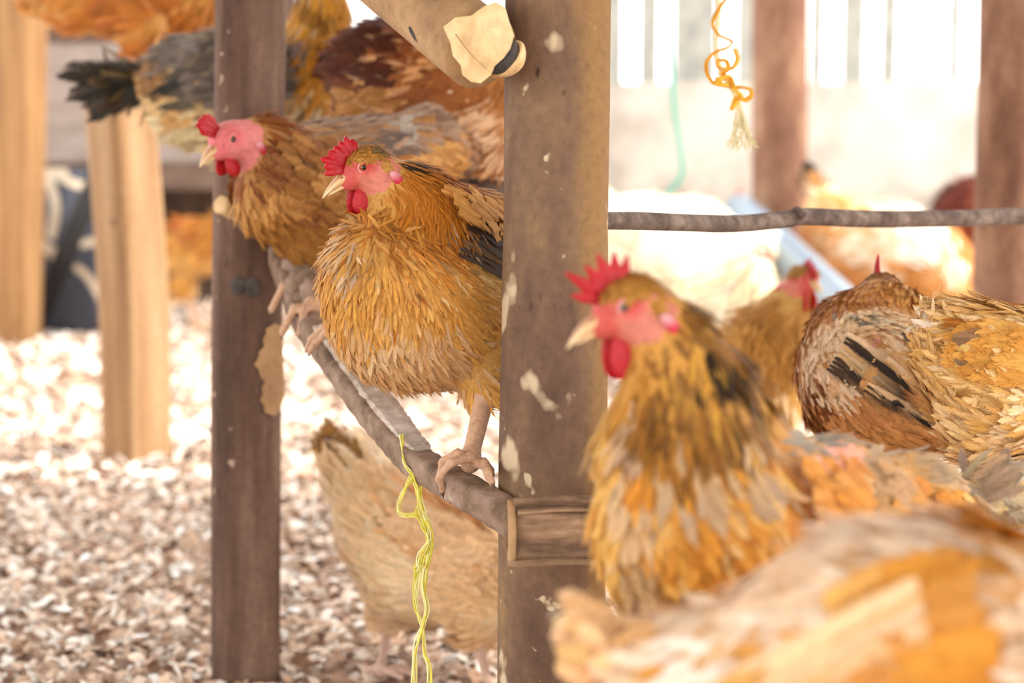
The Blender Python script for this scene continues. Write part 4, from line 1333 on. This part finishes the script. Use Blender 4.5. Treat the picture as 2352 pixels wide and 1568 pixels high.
# 5. hen seen from behind with the barred wing -----------------------------------
hen('hen', 'hen seen from behind with its comb peeking over, barred wing spread', 
    spine=[(2200, 940, 2.41, 70), (2130, 920, 2.42, 125), (2040, 890, 2.45, 160), (1985, 840, 2.51, 140), (1995, 770, 2.55, 118), (2030, 715, 2.57, 84)], nk=3.2,
    head=dict(c=(2022, 668, 2.59), to=(1990, 655, 2.71), s=1.15, comb=dict(a0=20, a1=110, H=0.024, n=4, lean=-0.1), up=(-0.15, 0, 1), tuft=False),
    extra=[((1920, 880, 2.47, 78), (1915, 930, 2.47, 75)), ((1935, 770, 2.53, 70), (1890, 860, 2.51, 50)), ((2090, 730, 2.55, 50), (2110, 770, 2.53, 60))],
    legs=stand(2040, 2.530, 1010, zp((2040, 1194, 2.54)) + 0.016, fwd=(-0.7, 0.7, 0), drop=0.02),
    pal=pal(head=['#a8743a', '#98622c'], neck=['#b87634', '#c88a44', '#a8662c', '#d8a45c', '#96561f'], breast=['#d09860', '#c08450'], back=['#f0d8b4', '#e8cba2', '#e0be92', '#d8b080'], belly=['#c89258', '#b88048'], rump=['#d8b384', '#caa274', '#e0c49c']),
    patches=[dict(at=(1990, 785, 38, 22, -35), bare='#cf8b8b', soft=0.5), dict(at=(1900, 840, 62, 85, 0), col=['#ecd4b4', '#e2c6a2', '#f0dcc0'], p=0.85), dict(at=(2000, 735, 80, 14, 15), col=['#d8c4a0', '#4a4038', '#c0a884'], p=0.6), dict(at=(1865, 930, 25, 70, 0), col=['#8a4f24', '#7a4420'], p=0.8)],
    wings=[dict(S=(1985, 812, 2.29), T=(2195, 950, 2.31), w=105, covert=['#e6caa6', '#dcb88e', '#d0a470', '#d8a468'], flight=['#e4c8a0', '#4a3a32', '#d8b080', '#3a302c'], ftip=['#241f1e', '#38302c', '#241f1e', '#d09c60'], bar=(0.12, '#3a322e'), nf=16, rows=3, nb=10, ca=0.14, foff=0.015, fa=0.10, fl=0.8, fw=0.006, mirror=False, out=(-0.25, -0.95, 0.3))],
    tail=dict(root=(2190, 950, 2.41), tip=(2300, 1010, 2.41), col=['#c89058', '#b07840', '#4a3c34']),
    res=0.0036, seed=15, fl=0.9, dens=5.5, lift=0.8)

# 6. golden fluffy hen at the right edge ---------------------------------------
hen('hen', 'fluffy golden hen cut off by the right edge, rump towards the camera', 
    spine=[(2185, 760, 2.18, 50), (2215, 800, 2.18, 92), (2275, 850, 2.18, 150), (2380, 880, 2.2, 165), (2470, 820, 2.22, 120), (2520, 720, 2.24, 70)], nk=3.3,
    head=dict(c=(2550, 640, 2.26), to=(2640, 660, 2.26)),
    extra=[((2290, 960, 2.16, 120), (2260, 1000, 2.16, 80))],
    legs=stand(2330, 2.320, 1040, zp((2330, 1197, 2.43)) + 0.016, fwd=(1, 0.1, 0), drop=0.02),
    pal=pal(breast=['#dcae66', '#d39c4c'], back=['#d8a450', '#c88a3a', '#e4bd76', '#b87a34'], belly=['#e0c296', '#d8b480'], rump=['#e6c896', '#dfbb80', '#daaa5e', '#ecd2a6'], rump_u=2.2,
            streak=dict(back=(0.1, '#3a322e'), rump=(0.05, '#8a5020'))),
    patches=[dict(at=(2280, 750, 90, 14, 20), col=['#b06a28', '#c07c34'], p=0.6), dict(at=(2280, 810, 90, 12, 10), col=['#a86426', '#4a4038'], p=0.5), dict(at=(2160, 740, 30, 40, 0), col=['#eee0cc', '#e6d2b8'], p=0.8)],
    tail=dict(root=(2195, 770, 2.18), tip=(2150, 800, 2.18), col=['#e0c090', '#ecd6b4'], n=8),
    wings=[dict(S=(2420, 830, 2.02), T=(2240, 800, 2.02), w=75, covert=['#d8a450', '#c88a3a', '#e0b468'], flight=['#c8944a', '#8a6a4c', '#e0b870'], mirror=False)],
    res=0.0038, seed=16, fl=0.9, dens=5.5, lift=1.3)

# 7. small golden hen with red face --------------------------------------------
hen('hen', 'golden-brown hen with a red face in the background, looking right beside the grey pipe', 
    spine=[(1650, 880, 3.75, 40), (1690, 860, 3.65, 85), (1745, 830, 3.52, 105), (1780, 770, 3.45, 92), (1808, 718, 3.42, 58), (1822, 678, 3.41, 38)], nk=2.6,
    head=dict(c=(1848, 640, 3.40), to=(1900, 662, 3.34), s=1.2, tuft=False, comb=dict(a0=10, a1=112, H=0.014, n=5), wattle=1.25),
    legs=stand(1752, 3.55, 880, 0.022, fwd=(0.5, -0.8, 0)),
    extra=[((1740, 850, 3.5, 95), (1760, 930, 3.52, 80))],
    pal=pal(head=['#a87c3a'], neck=['#b08040', '#a87434', '#c09050'], breast=['#c89a50', '#bd8c42', '#d4aa64'], belly=['#d8b88a'], back=['#b98c4c']),
    wings=[dict(S=(1745, 780, 3.38), T=(1670, 890, 3.6), w=60, covert=['#bd8c44', '#b07e38'], flight=['#8a6434', '#a87a3c'])],
    res=0.0055, seed=17, fl=1.5, dens=4)

# 8. pale hens in the sun -----------------------------------------------------------
W_ = dict(head=['#efe2c4'], neck=['#f2e8cf', '#ecdcb8'], breast=['#f4ecd8', '#efe3c6'], back=['#f6f0e0', '#f0e4c8', '#ead9b0'], belly=['#efe4cc'], rump=['#f4ecd8', '#eee0c0'], leg='#d8b890')
hen('hen', 'large white hen in the sun right of the bark post, under the branch rail', 
    spine=[(1730, 600, 5.75, 60), (1680, 610, 5.7, 105), (1570, 605, 5.65, 145), (1450, 590, 5.6, 145), (1370, 540, 5.58, 90), (1340, 470, 5.57, 60)], nk=3.3,
    head=dict(c=(1320, 420, 5.57), to=(1270, 430, 5.56), s=1.1),
    legs=stand(1540, 5.650, 690, 0.022, fwd=(-1, 0, 0)), pal=W_,
    wings=[dict(S=(1450, 560, 5.5), T=(1670, 620, 5.55), w=70, covert=['#f4ecd8', '#efe2c4'], flight=['#e8d8b0', '#f0e6cc'])],
    tail=dict(root=(1720, 590, 5.75), tip=(1775, 545, 5.8), col=['#f0e6cc']), res=0.009, seed=18, fl=2.2, dens=3.5, group=None)
hen('hen', 'smaller cream hen in the sun, in front of the white hen', 
    spine=[(1600, 700, 4.9, 30), (1630, 690, 4.85, 62), (1685, 680, 4.8, 78), (1720, 640, 4.78, 58), (1735, 605, 4.77, 40)], nk=2.3,
    head=dict(c=(1748, 578, 4.77), to=(1780, 584, 4.75), s=1.0, comb=dict(H=0.005)),
    legs=stand(1660, 4.820, 740, 0.022, fwd=(1, 0, 0)), pal=W_, 
    patches=[dict(at=(1640, 640, 60, 20, 0), col=['#e8c890', '#f0dcb0'], p=0.7)],
    tail=dict(root=(1600, 690, 4.9), tip=(1560, 660, 4.95), col=['#f0e2c0']), res=0.008, seed=19, fl=2.0, dens=3.5)
hen('hen', 'far hen with only its orange head and red comb above the branch rail', 
    spine=[(1610, 640, 7.65, 30), (1630, 620, 7.60, 60), (1670, 600, 7.55, 72), (1680, 540, 7.53, 46), (1684, 495, 7.52, 30)], nk=2.3,
    head=dict(c=(1692, 462, 7.52), to=(1730, 466, 7.50), s=1.25, comb=dict(H=0.02, a0=0, a1=110, n=4), tuft=False),
    legs=stand(1650, 7.55, 640, 0.022, fwd=(1, 0, 0)), pal=pal(head=['#c8864a'], neck=['#d09a60', '#c88a4c']), res=0.009, seed=20, fl=2.4, dens=3.5)
hen('hen', 'sunlit orange and white hen with a dark raised tail, under the branch rail', 
    spine=[(1891, 455, 6.2, 34), (1936, 520, 6.15, 82), (2036, 590, 6.05, 122), (2126, 630, 5.95, 110), (2176, 680, 5.85, 66), (2191, 730, 5.77, 44)], nk=2.9,
    head=dict(c=(2198, 775, 5.73), to=(2203, 815, 5.69), s=1.1),
    legs=stand(2060, 6.050, 700, 0.022, fwd=(0.8, -0.6, 0)),
    pal=pal(neck=['#d09050', '#c88440'], breast=['#d89c5c', '#cf8e4c'], back=['#ecd4b0', '#e4c090', '#d09450'], belly=['#d89c60'], rump=['#f0dcc0', '#e0b078']),
    patches=[dict(at=(1920, 600, 45, 70, 0), col=['#e0b88c', '#d8a878'], p=0.7), dict(at=(2010, 560, 90, 22, 30), col=['#d49458', '#e0a870'], p=0.8), dict(at=(2120, 560, 80, 55, 25), col=['#f6efe2'], p=0.9), dict(at=(2180, 640, 40, 40, 0), col=['#f6efe2', '#dca468'], p=0.8)],
    tail=dict(root=(1891, 455, 6.2), tip=(1838, 372, 6.25), col=['#2a2422', '#3a302c'], cover=['#6a5444', '#c08a50'], n=16, w=0.026), res=0.007, seed=21, fl=1.9, dens=4,
    wings=[dict(S=(2106, 600, 5.85), T=(1956, 560, 6.05), w=60, covert=['#dca468', '#f0e0c8', '#cf9050'], flight=['#d09458', '#e8c8a0'])])
hen('hen', 'dark chestnut hen half hidden by the post at the right edge', 
    spine=[(2176, 600, 6.5, 40), (2201, 560, 6.5, 80), (2248, 520, 6.5, 112), (2328, 500, 6.5, 110), (2398, 450, 6.5, 70), (2418, 400, 6.5, 48)], nk=3.2,
    head=dict(c=(2433, 355, 6.5), to=(2500, 365, 6.5), s=1.1),
    legs=stand(2300, 6.500, 600, 0.022, fwd=(1, 0, 0)),
    extra=[((2198, 590, 6.5, 60), (2213, 660, 6.5, 60))],
    pal=pal(neck=['#6a2c1c'], breast=['#7a3a20', '#8a4424'], back=['#5a241a', '#6a2c1e', '#4c1e18'], belly=['#a85a28', '#b8662c'], rump=['#5a2418', '#7a3a20', '#a05628']),
    tail=dict(root=(2176, 600, 6.5), tip=(2136, 650, 6.5), col=['#6a2c1c']), res=0.008, seed=22, fl=2.0, dens=3.5)

# 9. hens at the upper left -------------------------------------------------------
hen('hen', 'dark-tailed grey and tan hen on the upper perch behind the dark post', 
    spine=[(375, 175, 3.42, 56), (430, 190, 3.40, 108), (545, 200, 3.36, 130), (660, 190, 3.32, 118), (720, 120, 3.30, 88), (740, 30, 3.29, 62), (742, -60, 3.28, 46)], nk=3.3,
    head=dict(c=(748, -115, 3.28), to=(810, -105, 3.25), s=1.05),
    extra=[((430, 270, 3.37, 70), (540, 290, 3.35, 80))],
    legs=stand(555, 3.36, 330, zp((555, 395, 3.285)) + 0.016, fwd=(1, 0, 0), drop=0.02),
    pal=pal(neck=['#c8882c', '#b87a28', '#d49a3c', '#8a5a20'], breast=['#d8b078', '#cf9c5c', '#e0bd88', '#7a5a3c'], back=['#6a5c50', '#5a4e44', '#7c6c5c', '#4a4038', '#8a7258'], belly=['#d0bd92', '#c8b288', '#d8c8a2'], rump=['#7a6248', '#5c4c3c', '#94744c', '#4a4034'], leg='#c8b088',
            streak=dict(breast=(0.35, '#2c261e'), neck=(0.2, '#3a2c18'))),
    patches=[dict(at=(355, 170, 30, 60, -20), col=['#9a7044', '#8a6440'], p=0.8), dict(at=(440, 130, 70, 50, 0), col=['#6e6058', '#80726a', '#4c443e'], p=0.9), dict(at=(690, 110, 40, 50, 0), col=['#8a7468', '#7a665c'], p=0.6)],
    wings=[dict(S=(640, 150, 3.2), T=(360, 190, 3.3), w=75, covert=['#605448', '#74665a', '#4a4038', '#84705c'], flight=['#3a3834', '#4a443c', '#7a6c54'], ftip=['#2c2c2a', '#5a5244'], nf=9)],
    tail=dict(root=(365, 175, 3.42), tip=(142, 222, 3.46), col=['#2c2a24', '#38332a', '#24231f', '#4a4034'], tipcol=['#211f1b', '#2e2a24', '#4c4238'], cover=['#5c4a34', '#3a342c', '#6a5438'], w=0.02, n=18, spread=0.55),
    res=0.0045, seed=23, fl=1.15, dens=4.5)
hen('hen', 'orange hen at the top left, cut off by the top edge', 
    spine=[(120, 0, 4.0, 45), (190, -5, 4.0, 78), (300, -25, 4.0, 110), (410, -30, 4.0, 108), (480, -80, 4.0, 76), (505, -150, 4.0, 52)], nk=3.2,
    head=dict(c=(515, -195, 4.0), to=(570, -190, 4.0), s=1.05),
    legs=stand(350, 3.93, 60, zp((350, 168, 3.94)) + 0.016, fwd=(1, 0, 0), drop=0.02),
    pal=pal(breast=['#cf8c40', '#d89a50'], belly=['#d08c44', '#c87c34', '#dca86a'], back=['#b87434'], rump=['#dca868', '#d09450']),
    wings=[dict(S=(400, -40, 3.88), T=(200, 20, 3.9), w=60, covert=['#c8813a', '#b86e2c', '#d4904a'], flight=['#a85e28', '#c07838'])],
    tail=dict(root=(120, 0, 4.0), tip=(60, -60, 4.05), col=['#b87434', '#8a5a30']), res=0.006, seed=24, fl=1.5, dens=4)
hen('hen', 'rufous hen with a dark chestnut rump on the upper perch, behind the broken log', 
    spine=[(820, 165, 3.12, 62), (872, 165, 3.12, 112), (965, 200, 3.1, 138), (1070, 215, 3.07, 140), (1150, 170, 3.05, 100), (1200, 90, 3.04, 66)], nk=3.1,
    head=dict(c=(1225, 30, 3.04), to=(1290, 45, 3.02), s=1.05),
    extra=[((850, 260, 3.1, 75), (880, 300, 3.09, 70)), ((1060, 290, 3.05, 90), (1110, 310, 3.05, 70))],
    legs=[leg((1090, 310, 3.05), (1140, 365, 3.05), ('w', *(P(1125, 432, 3.14) + np.array([0, 0, 0.02])))), leg((960, 320, 3.12), (945, 370, 3.14), ('w', *(P(955, 421, 3.2) + np.array([0, 0, 0.02]))))],
    pal=pal(neck=['#a86a34', '#b87c44'], breast=['#d8a06a', '#cf9258', '#e0b488'], back=['#8a4a22', '#7a3e1c', '#9a5a2c'], belly=['#c8925c', '#b87c44', '#dcae80'], rump=['#5a2a16', '#6a341a', '#4e2414', '#7a4222'], rump_u=1.25),
    patches=[dict(at=(868, 130, 90, 75, 0), col=['#572815', '#4c2212', '#64301a'], p=0.9), dict(at=(860, 260, 90, 70, 0), col=['#b07c40', '#a06c34', '#c08c50'], p=0.8), dict(at=(960, 230, 60, 70, 0), col=['#9a5c30', '#8a4e26', '#b07a4c'], p=0.7), dict(at=(1110, 300, 60, 90, 0), col=['#e0b68c', '#e6c4a0', '#d49c68'], p=0.8), dict(at=(1010, 280, 70, 30, 0), col=['#5a2818'], p=0.7)],
    wings=[dict(S=(1075, 185, 2.93), T=(940, 225, 2.97), w=48, covert=['#9a5a2c', '#8a4c24', '#a86834'], flight=['#8a5028', '#a06434', '#c08a58'], nf=7)],
    tail=dict(root=(815, 175, 3.12), tip=(765, 225, 3.13), col=['#3a2c28', '#4a342c'], cover=['#6a3a20'], w=0.011, n=8), res=0.0045, seed=25, fl=1.15, dens=4.5)
hen('hen', 'brown hen in the shade under the grey box', 
    spine=[(360, 560, 7.2, 30), (385, 560, 7.15, 50), (440, 565, 7.1, 66), (490, 560, 7.05, 60), (525, 520, 7.0, 42), (535, 490, 7.0, 32)], nk=3.2,
    head=dict(c=(545, 465, 7.0), to=(575, 475, 7.0), s=1.0),
    legs=stand(440, 7.1, 600, 0.022, fwd=(1, 0, 0)),
    pal=pal(back=['#a8622c', '#8a4c22'], rump=['#c08040', '#a86830'], belly=['#e0b880', '#d8a860']),
    tail=dict(root=(365, 550, 7.2), tip=(330, 520, 7.25), col=['#6a3a1c', '#8a4c24']), res=0.009, seed=26, fl=2.2, dens=3.5)

# 10. the pecking hen on the floor ------------------------------------------------
hen('hen', 'blurred buff hen pecking on the litter, head hidden behind the bark post', 
    spine=[(775, 1035, 3.081, 36), (825, 1090, 3.059, 78), (900, 1200, 3.038, 118), (1000, 1290, 3.007, 142), (1100, 1310, 2.975, 122), (1190, 1370, 2.933, 80), (1235, 1440, 2.901, 52)], nk=3.7,
    head=dict(c=(1262, 1490, 2.88), to=(1295, 1545, 2.859), s=1.0),
    extra=[((1080, 1370, 2.954, 82), (1100, 1440, 2.943, 52)), ((880, 1240, 3.038, 90), (930, 1340, 3.028, 90))],
    legs=[leg((900, 1380, 3.081), (892, 1448, 3.112), ('w', *(np.array([P(885, 1540, 3.091)[0], 2.88, 0.024]))), thigh=0.03, dir=(1, -0.2, 0)),
          leg((1095, 1400, 2.943), (1096, 1470, 2.965), ('w', *(np.array([P(1130, 1560, 2.954)[0], 2.76, 0.024]))), thigh=0.032, dir=(1, -0.2, 0))],
    pal=pal(neck=['#dfbc90', '#d6ae7e'], breast=['#e6cba4', '#e0bd90', '#ecd6b6'], back=['#dcb080', '#d2a06c', '#e2be94'], belly=['#e6cca8', '#dfbf96'], rump=['#e6cca6', '#deba8c', '#eed8b8'], rump_u=1.5, leg='#c8a898'),
    patches=[dict(at=(800, 1040, 40, 40, 0), col=['#6a4c30', '#8a6438', '#b08448'], p=0.7), dict(at=(850, 1150, 90, 80, 30), col=['#e0c298', '#d8b486'], p=0.6), dict(at=(1060, 1180, 110, 40, 35), col=['#c88a50', '#b87c44'], p=0.7), dict(at=(990, 1230, 55, 60, 0), col=['#ead2ac', '#e0c298'], p=0.6)],
    wings=[dict(S=(1090, 1250, 2.849), T=(880, 1150, 2.954), w=70, covert=['#dcb084', '#e4c298', '#d2a472'], flight=['#b07c48', '#c8985c', '#7a5a40'], nf=8)],
    tail=dict(root=(785, 1035, 3.081), tip=(728, 975, 3.112), col=['#2c2824', '#5a4430', '#a8783c'], tipcol=['#221f1c', '#3a3028', '#b08448'], cover=['#c8984c', '#9a6c38'], w=0.012, n=9), res=0.0045, seed=27, fl=1.15, dens=4.5)
